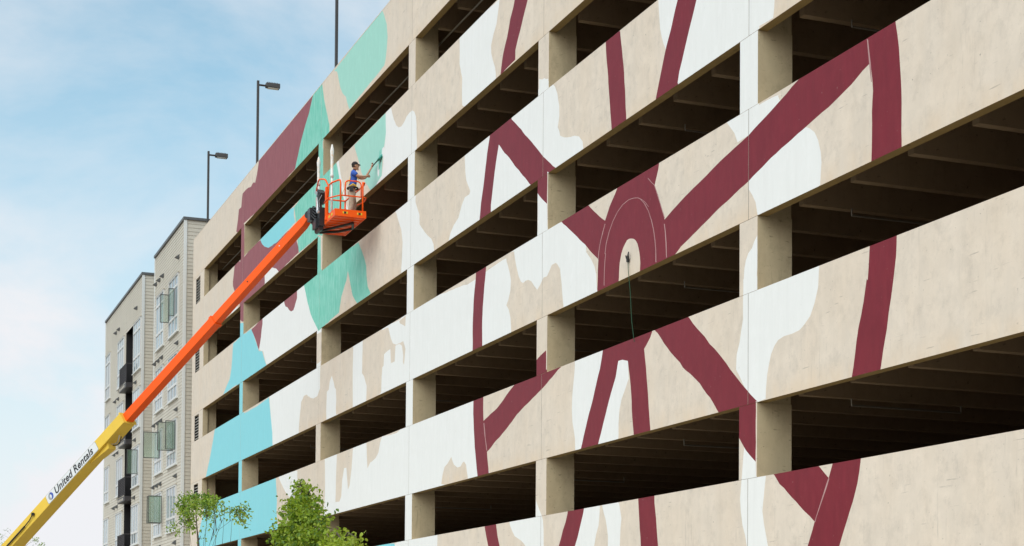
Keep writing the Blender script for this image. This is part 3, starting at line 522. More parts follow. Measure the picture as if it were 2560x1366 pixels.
B1=(ax(-87.82),ax(-79.10)-.03); B2=(ax(-107.1),ax(-92.03)); SL=(ax(-98.15),ax(-95.35))
for (x0,x1),gaps in ((B1,None),(B2,SL)):
    mb=MB()
    mb.box((x0+.02,AY+1.9,0),(x1-.02,AY+13,RZ-.05),VOID)
    def seg(a,c,z0_,z1_):
        lap_x(mb,a,c,AY,z0_,z1_)
    if gaps:
        seg(x0,gaps[0],.1,RZ); seg(gaps[1],x1,.1,RZ); zt=az(19.5); seg(gaps[0],gaps[1],zt,RZ)
        mb.box((gaps[0]-.02,AY+.001,0),(gaps[0]-.002,AY+1.9,zt),VOID); mb.box((gaps[1]+.002,AY+.001,0),(gaps[1]+.02,AY+1.9,zt),VOID)
    else: seg(x0,x1,.1,RZ)
    lap_y(mb,x1,AY+.02,AY+13,.1,RZ)
    mb.add([(x0,AY,0),(x0,AY+13,0),(x0,AY+13,RZ),(x0,AY,RZ)],[(0,3,2,1)],SIDE)
    mb.build('siding_wall',apt)
    t=MB(); t.box((x1-.02,AY-.05,.05),(x1+.055,AY+.10,RZ-.02),TRIM); t.build('corner_trim',apt); t=MB(); t.box((x0-.05,AY-.05,.05),(x0+.09,AY+.02,RZ-.02),TRIM); t.build('corner_trim',apt)
    r=MB(); r.box((x0-.06,AY-.09,RZ),(x1+.10,AY+13.1,RZ+.13),CORN); r.build('roof_cornice',apt)
mb=MB(); mb.box((B2[1],AY+6,0),(B1[0],AY+13,RZ-1.0),SIDE); mb.build('link_wall',apt)
def window(x0,x1,z0,z1,cols,trans):
    y=AY; t=.075
    f=MB()
    def fb(a,c,d,e,pr=.09): f.box((a,y-pr,d),(c,y+.02,e),FRAME)
    fb(x0,x0+t,z0,z1); fb(x1-t,x1,z0,z1); fb(x0+t,x1-t,z0,z0+t); fb(x0+t,x1-t,z1-t,z1)
    zs=[z0+t]+[z0+(z1-z0)*q for q in trans]+[z1-t]; xs=[x0+t+(x1-x0-2*t)*i/cols for i in range(cols+1)]
    for z in zs[1:-1]: fb(x0+t,x1-t,z-.06,z+.06,.085)
    for x in xs[1:-1]: fb(x-.035,x+.035,z0+t,z1-t,.08)
    f.box((x0-.08,y-.13,z0-.06),(x1+.08,y+.02,z0-.003),TRIM)
    f.box((x0-.05,y-.11,z1+.003),(x1+.05,y+.02,z1+.05),SIDE)
    w_=f.build('window',apt)
    for a,c in zip(zs[:-1],zs[1:]):
        p=MB(); p.box((x0+t,y-.05,a),(x1-t,y-.035,c),PANE); p.build('pane',w_)
tops=[az(19.32-3.23*i) for i in range(6)]

for i,tz in enumerate(tops):
    full=(.27,.78) if i<2 or True else (.27,)
    for (a,c,n) in ((-87.0,-84.65,3),(-83.1,-80.45,3),(-106.6,-104.55,2),(-101.3,-98.65,3),(-94.9,-92.3,3)):
        zb=az(16.62-3.23*i); tz=az(19.45) if i==0 else az(15.62-3.23*(i-1))
        if zb<.4: continue
        window(ax(a),ax(c),zb,tz,n,(.28,.80) if i==0 else (.30,))
# hooded vents: a row of three left and one right above each storey
for i in range(6):
    for x,dz in ((-87.3,.72),(-86.2,.72),(-85.1,.72),(-80.6,.72),(-102.2,.62),(-100.9,.62),(-94.0,.62)):
        z=az(20.2 if i==0 else 16.02-3.23*(i-1))
        v=MB(); X=ax(x); v.add([(X-.12,AY-.03,z+.14),(X+.12,AY-.03,z+.14),(X+.12,AY-.22,z-.02),(X-.12,AY-.22,z-.02),(X-.12,AY-.03,z-.09),(X+.12,AY-.03,z-.09)],[(0,1,2,3),(3,2,5,4),(0,3,4),(1,5,2),(0,4,5,1)],CORN)
        v.build('vent_hood',apt)
# balconies in the dark slot
for i in range(6):
    zf=az(16.25-3.23*i)
    if zf<1: continue
    x0,x1=SL[0]-.25,SL[1]-.05
    b=MB(); b.box((SL[0]+.01,AY-.40,zf-.30),(SL[1]-.01,AY+1.85,zf-.02),RAILM); 
    for q in range(4): b.box((SL[0]+.35+q*.55,AY-.42,zf-.24),(SL[0]+.6+q*.55,AY-.40,zf-.10),SIDE)
    bo=b.build('balcony',apt)
    r=MB(); yy=AY-.38
    r.tube([(x0+.25,yy+.35,zf+1.1),(x0+.25,yy,zf+1.1),(x1,yy,zf+1.1),(x1,yy+.35,zf+1.1)],.03,RAILM,6); r.tube([(x0+.25,yy,zf+.08),(x1,yy,zf+.08)],.025,RAILM,6)
    n=26
    for q in range(n+1): X=x0+.25+(x1-x0-.25)*q/n; r.box((X-.012,yy-.012,zf+.05),(X+.012,yy+.012,zf+1.1),RAILM)
    for q in range(10): r.box((x0+.25,yy-.006,zf+.12+q*.1),(x1,yy+.006,zf+.15+q*.1),RAILM)
    r.build('railing',bo)
    d=MB(); d.box((SL[0]+.3,AY+1.80,zf),(SL[1]-.4,AY+1.88,zf+2.2),PANE); d.build('balcony_door',bo)
# open casement sashes of green tinted glass
def sash(x,zt,zb,proj):
    X=ax(x); zt=az(zt); zb=az(zb); ya=AY-.10; yb=ya-proj; t=.035
    f=MB(); f.box((X-.02,yb,zb),(X+.02,yb+t,zt),DARKF); f.box((X-.02,ya-t,zb),(X+.02,ya,zt),DARKF)
    f.box((X-.02,yb+t,zb),(X+.02,ya-t,zb+t),DARKF); f.box((X-.02,yb+t,zt-t),(X+.02,ya-t,zt),DARKF)
    s=f.build('open_sash',apt); g=MB(); g.box((X-.006,yb+t,zb+t),(X+.006,ya-t,zt-t),GREEN); g.build('sash_glass',s)
for q in ((-82.87,18.81,17.39,.45),(-81.3,18.81,17.45,.30),(-85.27,12.22,10.88,.85),(-81.26,12.24,10.84,.78),(-80.6,12.24,10.84,.5),(-92.61,12.11,10.75,.60),(-84.78,8.90,7.52,.70),(-84.3,8.90,7.52,.70)): sash(*q)

# ------------------------------------------------------------------ boom lift
lift=empty('boom_lift',(-63.37,-9.61,0),'telescopic boom lift with yellow and orange boom reaching up to an orange basket','boom lift')
PT=Vector((-51.665, -1.75, 15.172)); PM=Vector((-55.036, -4.014, 12.315)); PJ=Vector((-58.558, -6.381, 9.33)); PL=Vector((-63.367, -9.612, 5.253))
ax_=(PT-PL).normalized(); side=ax_.cross(Vector((0,0,1))).normalized(); upv=side.cross(ax_).normalized()
def boom(a,b_,w1,h1,m,name,bev=.02):
    M=MB(); vs=[]
    for P in (a,b_):
        for sx,su in ((-1,-1),(1,-1),(1,1),(-1,1)): vs.append(P+side*(w1/2*sx)+upv*(h1/2*su))
    M.add(vs,[(0,3,2,1),(4,5,6,7),(0,1,5,4),(1,2,6,5),(2,3,7,6),(3,0,4,7)],m); return M.build(name,lift,bevel=bev)
base_end=PL+(PL-PT).normalized()*((PL.z-2.0)/ax_.z)
YW,YH=.54,.40
mainb=boom(base_end,PJ,YW,YH,YELLOW,'main_boom',.015)
boom(PJ-ax_*.5,PM+ax_*.0,.32,.315,ORANGE,'middle_boom',.012)
boom(PM-ax_*.4,PT-ax_*.25,.28,.28,ORANGE,'tip_boom',.012)
# collars, wear pads, cable carrier, hoses
c=boom(PJ-ax_*.03,PJ+ax_*.02,YW+.05,YH+.05,YELLOW,'boom_collar',.006); boom(PM-ax_*.12,PM+ax_*.0,.36,.35,ORANGE,'boom_collar',.006)
# tapering boom nose
M=MB(); vs=[]
for P,k,off in ((PT-ax_*.25,1,0),(PT+ax_*.18,.62,.03)):
    for sx,su in ((-1,-1),(1,-1),(1,1),(-1,1)): vs.append(P+side*(.13*sx)+upv*(.14*su*k+off))
M.add(vs,[(0,3,2,1),(4,5,6,7),(0,1,5,4),(1,2,6,5),(2,3,7,6),(3,0,4,7)],ORANGE); M.build('boom_nose',lift,bevel=.015)
sgn=side if side.dot(Vector((0,-14.7097,1.65))-PJ)>0 else -side     # the side that faces the street
M=MB()
for P,r in ((PT-ax_*1.35,.02),(PM+ax_*1.9,.022),(PM-ax_*1.0,.02)): M.tube([P+sgn*.12,P+sgn*.16],r,SIGNW if P==PT-ax_*1.35 else SIGNK,8)
M.build('pin',lift)
# underside bracket with cylinder ear
M=MB()
P=PJ-ax_*1.35-upv*(YH/2+.05)
M.add([P-side*.15-ax_*.9+upv*.02,P+side*.15-ax_*.9+upv*.02,P+side*.17+ax_*.15-upv*.14,P-side*.17+ax_*.15-upv*.14,P-side*.15-ax_*.9+upv*.07,P+side*.15-ax_*.9+upv*.07,P+side*.17+ax_*.25+upv*.07,P-side*.17+ax_*.25+upv*.07],[(0,3,2,1),(4,5,6,7),(0,1,5,4),(1,2,6,5),(2,3,7,6),(3,0,4,7)],YELLOW)
M.build('bracket',lift,bevel=.01)
M=MB(); q=[P+ax_*(.25+.5*t)-upv*(.06+.14*math.sin(t*math.pi)) for t in [i/10 for i in range(11)]]; M.tube(q,.022,BLACK,6)
q=[p_+side*.06+upv*.05 for p_ in q]; M.tube(q,.018,STEEL,6); M.build('hose',lift)
# black rod lying on the near face
M=MB(); P0=PL-ax_*.2; pr=[P0+sgn*(YW/2+.05)-upv*.06+ax_*t for t in (-1.5,.6,1.1)]
M.tube(pr,.03,BLACK,6); M.tube([pr[-1],pr[-1]+ax_*.35+upv*.02,pr[-1]+ax_*.62+upv*.10],.02,BLACK,6); M.box((-.05,-.05,-.05),(.05,.05,.05),BLACK,Matrix.Translation(pr[-1]+ax_*.62+upv*.10)); M.build('hydraulic_line',lift)
# company sign
SC_=PJ+(PL-PJ)*0.4404+sgn*(YW/2+.006); xx=ax_ if True else -ax_
fw=sgn; ux=ax_; uy=upv
if ux.cross(uy).dot(fw)<0: ux=-ux
MS=Matrix((ux,uy,fw)).transposed().to_4x4(); MS.translation=SC_
SW,SH=3.18,.37
def rrect(w_,h_,r,n=5):
    o=[]
    for cx,cy,a0 in ((w_/2-r,h_/2-r,0),(-w_/2+r,h_/2-r,90),(-w_/2+r,-h_/2+r,180),(w_/2-r,-h_/2+r,270)):
        for i in range(n+1): a=R(a0+90*i/n); o.append((cx+r*math.cos(a),cy+r*math.sin(a)))
    return o
def plate(mb,pts,z0_,z1_,m,Mx):
    n=len(pts); vs=[Mx@Vector((x,y,z0_)) for x,y in pts]+[Mx@Vector((x,y,z1_)) for x,y in pts]
    mb.add(vs,[tuple(range(n))[::-1],tuple(range(n,2*n))]+[(i,(i+1)%n,n+(i+1)%n,n+i) for i in range(n)],m)
M=MB(); plate(M,rrect(SW,SH,.06),-.004,.0,SIGNG,MS); plate(M,rrect(SW-.03,SH-.03,.05),.0,.004,SIGNW,MS); sg=M.build('company_sign',lift)
def text(s_,size,x,y,m,sh=.22,z=.006,bold=.005):
    cu=bpy.data.curves.new('lettering','FONT'); cu.body=s_; cu.size=size; cu.shear=sh; cu.extrude=.001; cu.offset=bold; cu.align_y='CENTER'; cu.space_character=1.04
    tmp=bpy.data.objects.new('tmp_text',cu); COL.objects.link(tmp); bpy.context.view_layer.update(); me=bpy.data.meshes.new_from_object(tmp.evaluated_get(bpy.context.evaluated_depsgraph_get())); bpy.data.objects.remove(tmp); me.materials.clear(); me.materials.append(m); o=bpy.data.objects.new('lettering',me); COL.objects.link(o); o.matrix_basis=MS@Matrix.Translation((x,y,z)); hang(o,sg); return o
text('United Rentals',.385,-SW/2+.50,.0,SIGNK,.2,.006,.009)
M=MB()
def cres(x0,y0,r,a0,a1,ox,k,m):
    n=14; o=[(x0+r*math.cos(R(a0+(a1-a0)*i/n)),y0+r*math.sin(R(a0+(a1-a0)*i/n))) for i in range(n+1)]
    i_=[(x0+ox+r*k*math.cos(R(a0+(a1-a0)*i/n)),y0+r*k*math.sin(R(a0+(a1-a0)*i/n))) for i in range(n,-1,-1)]
    plate(M,o+i_,.005,.007,m,MS)
lx=-SW/2+.26
cres(lx,0,.14,95,265,.035,.62,SIGNG); cres(lx,0,.14,-85,85,-.035,.62,SIGNB); M.build('logo',sg)
# chassis, turntable, wheels (below the frame)
bx,by=base_end.x,base_end.y
ang=math.atan2(ax_.y,ax_.x); RZm=Matrix.Translation((bx,by,0))@Matrix.Rotation(ang,4,'Z')
M=MB(); M.box((-1.6,-.75,.55),(2.2,.75,1.05),BLACK,RZm@Matrix.Translation((.6,0,0))); M.build('chassis',lift,bevel=.05)
for sx in (-.7,2.5):
    for sy in (-1.0,1.0):
        M=MB(); c_=RZm@Vector((sx,sy,.52)); d_=(RZm.to_3x3()@Vector((0,1,0)))
        M.tube([c_-d_*.18,c_-d_*.15,c_+d_*.15,c_+d_*.18],[.44,.52,.52,.44],RUBBER,24); wh=M.build('wheel',lift,True)
        M=MB(); M.tube([c_-d_*.19,c_+d_*.19],.26,ORANGE,16); M.build('rim',wh)
M=MB(); M.box((-1.9,-.9,1.1),(.9,-.25,1.9),ORANGE,RZm); M.box((-1.9,.25,1.1),(.9,.9,1.9),ORANGE,RZm); M.box((-2.1,-.9,1.1),(-1.5,.9,1.75),ORANGE,RZm); M.build('turntable',lift,bevel=.05)
M=MB(); a=RZm@Vector((.5,0,1.2)); M.tube([a,a+(PL-base_end)*.22+Vector((0,0,.1))],.09,STEEL,10); M.build('lift_cylinder',lift)

# basket
BX0,BX1,BY0,BY1,BZ=-51.75,-49.38,-1.47,-.53,14.76
M=MB(); M.box((BX0,BY0,BZ),(BX1,BY1,BZ+.05),ORANGE); 
for x in [BX0+.15+i*.3 for i in range(8)]: M.box((x,BY0+.03,BZ-.02),(x+.03,BY1-.03,BZ),ORANGE)
plat=M.build('platform',lift)
M=MB(); t=.03; th=.20
M.box((BX0,BY0-t,BZ-.02),(BX1,BY0,BZ+th),ORANGE); M.box((BX0,BY1,BZ-.02),(BX1,BY1+t,BZ+th),ORANGE); M.box((BX1,BY0-t,BZ-.02),(BX1+t,BY1+t,BZ+th),ORANGE); M.box((BX0-t,BY0-t,BZ-.02),(BX0,BY1+t,BZ+th),ORANGE)
M.build('toe_board',plat)
M=MB()
for x,y,w_,h_ in ((BX1+.034,BY0+.30,.16,.07),(BX1+.034,BY1-.18,.16,.07)):
    M.box((x-.004,y-w_/2,BZ+.06),(x+.004,y+w_/2,BZ+.06+h_),STICK); M.box((x,y-.04,BZ+.062),(x+.006,y+.03,BZ+.058+h_),SIGNK)
for x in (-50.0,-49.7): M.box((x-.08,BY0-.038,BZ+.05),(x+.08,BY0-.03,BZ+.13),STICK)
M.build('warning_sticker',plat)
zt=BZ+1.11; zm=BZ+.64; zf=BZ+.18
M=MB()
P4=[(BX1-.02,-1.27),(BX1-.02,-.60)]
# near gate: two posts and rounded hoop
M.tube(rounded([(BX1-.02,-1.31,zf),(BX1-.02,-1.31,zt+.02),(BX1-.5,BY0,zt+.02),(BX1-.95,BY0,zt+.02),(BX1-.95,BY0,zf)],.12),.027,ORANGE,8)
M.tube(rounded([(BX1,-1.17,zm),(BX1,-1.17,zt),(BX1,-.66,zt),(BX1,-.66,zm)],.14),.022,ORANGE,8)
M.tube([(BX1-.02,-.60,zf),(BX1-.02,-.60,zt)],.027,ORANGE,8)
M.tube(rounded([(BX1-.9,BY0-.12,zm-.05),(BX1-.5,BY0-.10,zm),(BX1-.02,-1.31,zm),(BX1-.02,-.58,zm),(BX1-.05,BY1+.05,zm),(BX1-.5,BY1+.12,zm),(BX1-1.0,BY1+.02,zm)],.1),.022,ORANGE,8)
M.tube(rounded([(BX1-.02,-.60,zt-.02),(BX1+.0,BY1-.02,zt-.02),(BX1-.3,BY1+.04,zt-.02),(BX1-1.2,BY1+.02,zt-.02),(BX0+.05,BY1,zt-.02),(BX0+.05,BY0,zt-.02)],.12),.025,ORANGE,8)
for x,y in ((BX1-1.2,BY1),(BX0+.05,BY1),(BX0+.05,BY0),(BX1-1.75,BY0)): M.tube([(x,y,zf-.1),(x,y,zt)],.027,ORANGE,8)
M.tube([(BX0+.05,BY1,zm),(BX0+.05,BY0,zm)],.022,ORANGE,8); M.tube([(BX0+.05,BY1,zm),(BX1-1.0,BY1+.02,zm)],.022,ORANGE,8)
# console guard loops
M.tube(rounded([(-51.55,BY0-.06,zt+.18),(-50.85,BY0-.16,zt+.36),(-50.35,BY0-.08,zt+.24),(-50.25,BY0,zt+.0)],.15),.025,ORANGE,8)
M.tube(rounded([(-51.55,BY0-.06,zt+.18),(-51.4,BY0+.06,zt+.02),(-50.7,BY0+.02,zt-.06),(-50.3,BY0,zt-.02)],.1),.025,ORANGE,8)
M.tube([(-50.42,BY0-.05,zt+.24),(-50.12,BY0-.02,zt-.05),(-50.3,BY0,zt-.35)],.025,ORANGE,8)
M.build('guard_rail',lift,True)
M=MB(); M.box((-50.42,BY0-.07,zf-.12),(-50.30,BY0+.01,zt),ORANGE); M.build('support_post',lift,bevel=.01)
# control console and mounting gear
M=MB(); M.box((-.22,-.10,-.12),(.22,.10,.12),BLACK,Matrix.Translation((-50.9,BY0-.06,zt-.12))@Matrix.Rotation(R(28),4,'Y')); M.box((-.22,-.16,.02),(.1,-.141,.12),SIGNG,Matrix.Translation((-50.95,BY0-.06,zt-.14))@Matrix.Rotation(R(28),4,'Y'))
M.box((-50.95,BY0-.10,zm+.05),(-50.75,BY0+.02,zt-.30),BLACK); M.tube([(-50.8,BY0-.2,zm+.25),(-50.8,BY0-.2,zm-.25)],.05,STEEL,8)
for q in range(3): M.tube([(-50.6-.2*q,BY0-.12,zt-.2-.02*q),(-50.65-.12*q,BY0-.20,zm+.1),(-50.7-.1*q,BY0-.12,zf-.1)],.013,SIGNK if q%2 else SIGNG,5)
M.build('control_console',lift,bevel=.01)
# jib: black joint between the boom nose and the basket, arms under the floor
J0=PT+ax_*.12; J1=Vector((-50.75,BY0-.12,BZ+.30))
M=MB()
M.tube([J0-sgn*.16,J0+sgn*.16],.12,BLACK,12); M.tube([J0,J0.lerp(J1,.45)+Vector((0,0,.02))],.10,STEEL,8); M.tube([J0+Vector((0,0,-.12)),J1+Vector((-.3,0,-.34))],.075,BLACK,8)
M.tube([J0+Vector((0,0,.10)),J1+Vector((0,0,.12))],.045,BLACK,8)
M.box((-.16,-.20,-.20),(.16,.20,.20),BLACK,Matrix.Translation(J0.lerp(J1,.42)))
M.box((-.20,-.08,-.36),(.16,.10,.22),BLACK,Matrix.Translation(J1)); M.box((-.1,-.16,-.5),(.3,.06,-.2),BLACK,Matrix.Translation(J1+Vector((-.3,0,.1))))
M.tube([J1+Vector((0,0,.1)),J1+Vector((0,-.06,.62))],.06,BLACK,8); M.tube([J1+Vector((.2,-.1,.05)),J1+Vector((.2,-.16,.05))],.05,STEEL,10)
for q in range(5): M.tube([J0+Vector((0,-.03*q,.10)),J0.lerp(J1,.5)+Vector((0,-.08-.03*q,.28-.06*q)),J1+Vector((-.1,-.12,.25-.1*q))],.022,SIGNK,6)
M.build('jib',lift)
M=MB(); M.tube([J1+Vector((-.35,.1,-.40)),(-50.6,BY0+.25,BZ-.10),(-49.75,BY1-.28,BZ-.10)],.045,BLACK,8); M.tube([J1+Vector((-.5,.1,-.42)),(-50.9,BY0+.5,BZ-.12),(-50.35,BY1-.12,BZ-.12)],.045,BLACK,8)
M.tube([(-49.75,BY1-.28,BZ-.1),(-50.35,BY1-.12,BZ-.12)],.04,BLACK,8); M.tube([J1+Vector((-.45,0,-.42)),J1+Vector((.1,0,-.42))],.08,BLACK,8); M.build('support_arm',lift)

# paint roller poles standing in the basket
SPL=MT('paint_splattered_wrap',(.74,.72,.70),.6); SPL.blend((.75,.45,.20),SPL.noise(7,4,(1,1,1),.6,.55,.62),.6); SPL.blend((.3,.6,.52),SPL.noise(9,4,(1,1,.6),.6,.60,.66),.8)
def paint_pole(x,y,z0_,zj,z1_,label):
    e=empty('paint_pole',(x,y,z0_),label,'paint pole','wrapped paint poles in the lift basket')
    M=MB(); M.tube([(x,y,z0_),(x,y,zj)],.035,SPL.m,8); M.build('handle',e,True)
    M=MB(); L_=z1_-zj; M.tube([(x,y,zj-.02),(x,y,zj+.06),(x,y,zj+.08),(x,y,zj+L_*.6),(x,y,zj+L_*.8),(x,y,zj+L_*.99),(x,y,z1_)],[.05,.06,.045,.05,.065,.02,.005],SPL.m,10); M.build('wrapped_head',e,True)
paint_pole(-49.97,BY0+.03,BZ+.06,16.10,17.12,'white paint spattered pole rising beside the basket post, the taller and nearer one')
paint_pole(-51.42,BY0-.02,BZ+.06,16.2,17.12,'pale paint spattered pole behind the control console at the far end of the basket')
b=MB(); b.tube([(-50.2,-1.25,BZ+.06),(-50.2,-1.25,BZ+.30)],.13,SIGNW,14); bk=b.build('paint_bucket'); tag(bk,'small paint bucket on the basket floor behind the rail','bucket')
b=MB(); b.tube([(-50.2,-1.25,BZ+.285),(-50.2,-1.25,BZ+.304)],.115,WETT,14); b.build('paint',bk)

# ------------------------------------------------------------------ painter
SKIN=MT('skin',(.50,.26,.16),.55); SKIN.blend((.42,.19,.11),SKIN.noise(6,3),.5)
SHIRT=MT('blue_shirt',(.03,.09,.42),.85); SHIRT.blend((.06,.16,.60),SHIRT.noise(5,4),.6); SHIRT.bump(SHIRT.noise(6,4),.02,.6)
PANTS=MT('khaki_trousers',(.46,.38,.29),.9); PANTS.blend((.24,.17,.11),PANTS.noise(7,5,(1,1,1),.6,.5,.65),.6); PANTS.bump(PANTS.noise(5,4),.03,.7)
HAIR=MT('dark_brown_hair',(.03,.018,.012),.8).m; CAP=MT('dark_cap',(.022,.016,.018),.85).m; BOOT=MT('boot_leather',(.05,.035,.025),.7).m; BELT=MT('tool_belt',(.03,.028,.03),.7).m
def skin_mesh(name,pts,edges_,m,parent,sub=2,root=0):
    me=bpy.data.meshes.new(name); me.from_pydata([p[0] for p in pts],edges_,[]); o=link(name,me,parent)
    s=o.modifiers.new('skin','SKIN'); me.skin_vertices or None
    sv=me.skin_vertices[0].data if me.skin_vertices else None
    if sv is None:
        bm=bmesh.new(); bm.from_mesh(me); bm.verts.layers.skin.verify(); bm.to_mesh(me); bm.free(); sv=me.skin_vertices[0].data
    for i,p in enumerate(pts):
        r=p[1]; sv[i].radius=(r,r) if not isinstance(r,tuple) else r; sv[i].use_root=(i==root)
    d=o.modifiers.new('sub','SUBSURF'); d.levels=sub; d.render_levels=sub
    me.materials.append(m); s.use_smooth_shade=True
    return o
PX=-49.92; FZ=BZ+.052
def P_(f,u,z): # f: forward (towards the wall), u: to his left
    f*=1.06; u*=1.08; z*=1.085
    return (PX+f*.22-u*.97, -.78+f*.97+u*.22, FZ+z)
person=empty('person',P_(0,0,0),'painter in blue shirt, khaki trousers and dark cap reaching a roller brush to the wall','person')
hx=P_(-.01,0,.84)
pts=[(P_(-.02,0,.86),(.15,.12)),(P_(.0,0,1.02),(.135,.105)),(P_(.02,0,1.18),(.16,.115)),(P_(.02,0,1.31),(.15,.10)),(P_(.03,0,1.39),.055),(P_(.05,0,1.46),.055),
 (P_(0,-.17,1.32),.062),(P_(.16,-.21,1.20),.048),(P_(.27,-.14,1.22),.036),(P_(.38,-.02,1.27),.026),(P_(.41,.01,1.28),.028),
 (P_(.06,.18,1.33),.062),(P_(.25,.20,1.26),.048),(P_(.38,.18,1.27),.040),(P_(.47,.17,1.42),.034),(P_(.56,.16,1.58),.026),(P_(.575,.16,1.615),.028),
 (P_(-.02,-.10,.76),.105),(P_(-.03,-.11,.46),.072),(P_(-.07,-.12,.10),.045),(P_(-.03,.10,.76),.105),(P_(.05,.11,.46),.072),(P_(.03,.12,.10),.045)]
E_=[(0,1),(1,2),(2,3),(3,4),(4,5),(3,6),(6,7),(7,8),(8,9),(9,10),(3,11),(11,12),(12,13),(13,14),(14,15),(15,16),(0,17),(17,18),(18,19),(0,20),(20,21),(21,22)]
skin_mesh('body',pts,E_,SKIN.m,person,2,0)
# clothes slightly larger than the body
sh=[(P_(-.02,0,.90),(.165,.135)),(P_(.0,0,1.03),(.155,.125)),(P_(.02,0,1.18),(.178,.13)),(P_(.02,0,1.31),(.165,.115)),(P_(.03,0,1.375),.075),
 (P_(0,-.17,1.325),.085),(P_(.12,-.21,1.235),.075),(P_(.06,.18,1.335),.085),(P_(.20,.20,1.285),.075)]
skin_mesh('shirt',sh,[(0,1),(1,2),(2,3),(3,4),(3,5),(5,6),(3,7),(7,8)],SHIRT.m,person,2,0)
tr=[(P_(-.03,0,.90),(.165,.14)),(P_(-.04,0,.82),(.17,.15)),(P_(-.02,-.10,.72),.125),(P_(-.03,-.11,.46),.095),(P_(-.07,-.12,.16),.082),(P_(-.07,-.12,.05),.085),(P_(-.03,.10,.72),.125),(P_(.05,.11,.46),.095),(P_(.03,.12,.16),.082),(P_(.03,.12,.05),.085)]
skin_mesh('trousers',tr,[(0,1),(1,2),(2,3),(3,4),(4,5),(1,6),(6,7),(7,8),(8,9)],PANTS.m,person,2,0)
M=MB()
fwd_=Vector(P_(1,0,0))-Vector(P_(0,0,0)); lf_=Vector(P_(0,1,0))-Vector(P_(0,0,0)); fwd_.normalize(); lf_.normalize()
MP=Matrix((fwd_,lf_,Vector((0,0,1)))).transposed().to_4x4()
def ell(mb,c_,rx,ry,rz,m,n=16,k=10,zlo=-1,tilt=0,fn=None):
    Mx=Matrix.Translation(Vector(c_))@MP@Matrix.Rotation(tilt,4,'Y'); vs=[];fs=[]
    for i in range(k+1):
        th=math.pi*i/k; z=max(math.cos(th),zlo); rr=math.sin(th)
        for j in range(n):
            a=2*math.pi*j/n; p=Vector((rx*rr*math.cos(a),ry*rr*math.sin(a),rz*z))
            if fn: p=fn(p)
            vs.append(Mx@p)
    for i in range(k):
        for j in range(n): fs.append((i*n+j,(i+1)*n+j,(i+1)*n+(j+1)%n,i*n+(j+1)%n))
    mb.add(vs,fs,m)
HC=P_(.075,0,1.555)
def face(p):
    x,y,z=p
    if x>0: x*=.95 if z>-.03 else 1.0
    if z<-.05: y*=.86; x=x*1.03+.008
    return Vector((x,y,z))
M=MB(); ell(M,HC,.098,.076,.122,SKIN.m,20,14,fn=face)
ell(M,P_(.172,0,1.545),.02,.013,.026,SKIN.m,10,6,tilt=.35); ell(M,P_(.068,-.078,1.55),.02,.009,.032,SKIN.m,8,6); ell(M,P_(.068,.078,1.55),.02,.009,.032,SKIN.m,8,6)
ell(M,P_(.15,0,1.455),.03,.03,.022,SKIN.m,10,6)
for u in (-.032,.032): ell(M,P_(.158,u,1.572),.008,.012,.007,HAIR,8,5); ell(M,P_(.158,u,1.592),.01,.018,.005,HAIR,8,5)
ell(M,P_(.162,0,1.492),.008,.024,.005,BOOT,8,5); M.build('head',person,True)
M=MB(); ell(M,P_(.055,0,1.565),.098,.082,.108,HAIR,18,10,-.5); M.build('hair',person,True)
M=MB(); ell(M,P_(.062,0,1.585),.112,.09,.112,CAP,20,10,0.05,-.08)
br=[];Mx=Matrix.Translation(Vector(P_(.12,0,1.605)))@MP@Matrix.Rotation(.15,4,'Y')
n=10; o_=[Mx@Vector((.115*math.cos(a)+.0,.075*math.sin(a),.002)) for a in [math.pi*(i/n-.5) for i in range(n+1)]]+[Mx@Vector((-.02,.07,0)),Mx@Vector((-.02,-.07,0))]
nn=len(o_); M.add(o_+[q-Vector((0,0,.012)) for q in o_],[tuple(range(nn)),tuple(range(nn,2*nn))[::-1]]+[(i,(i+1)%nn,nn+(i+1)%nn,nn+i) for i in range(nn)],CAP); M.build('cap',person,True)
# hands: palm and five bent fingers each
def hand(c_,d,upd,name):
    d=Vector(d).normalized(); s_=d.cross(Vector(upd)).normalized(); u_=s_.cross(d).normalized(); c_=Vector(c_)
    M=MB(); M.tube([c_-d*.05,c_,c_+d*.045],[.027,.037,.033],SKIN.m,10)
    for i,(o,L_) in enumerate(((-.03,.075),(-.01,.085),(.01,.08),(.03,.062))):
        a=c_+d*.04+u_*o; M.tube([a,a+d*L_*.5+s_*.006,a+d*L_*.55+s_*.038,a+d*L_*.2+s_*.052],[.0105,.010,.009,.008],SKIN.m,6)
    a=c_+u_*.028; M.tube([a,a+u_*.03+s_*.02,a+u_*.02+s_*.05+d*.03],[.012,.011,.009],SKIN.m,6); M.build(name,person,True)
hand(P_(.585,.16,1.63),Vector(P_(.6,.16,1.7))-Vector(P_(.55,.16,1.58)),lf_,'hand')
hand(P_(.43,.03,1.285),Vector(P_(.5,.08,1.3))-Vector(P_(.38,-.02,1.27)),Vector((0,0,1)),'hand')
M=MB()
for f,u in ((-.07,-.12),(.03,.12)):
    a=Vector(P_(f-.04,u,.05)); M.tube([a,a+fwd_*.1,a+fwd_*.2-Vector((0,0,.012)),a+fwd_*.255-Vector((0,0,.02))],[.05,.052,.042,.028],BOOT,10)
    M.box((-.09,-.045,-.05),(.22,.045,-.03),BOOT,Matrix.Translation(a)@MP)
M.build('boots',person,True)
M=MB(); 
ring=[Vector(P_(.0,0,.90))+fwd_*.165*math.cos(t)+lf_*.185*math.sin(t) for t in [2*math.pi*i/18 for i in range(19)]]
M.tube(ring,.028,BELT,6,caps=False); M.box((-.06,-.06,-.12),(.06,.03,.02),BELT,Matrix.Translation(Vector(P_(-.05,-.19,.88)))@MP)
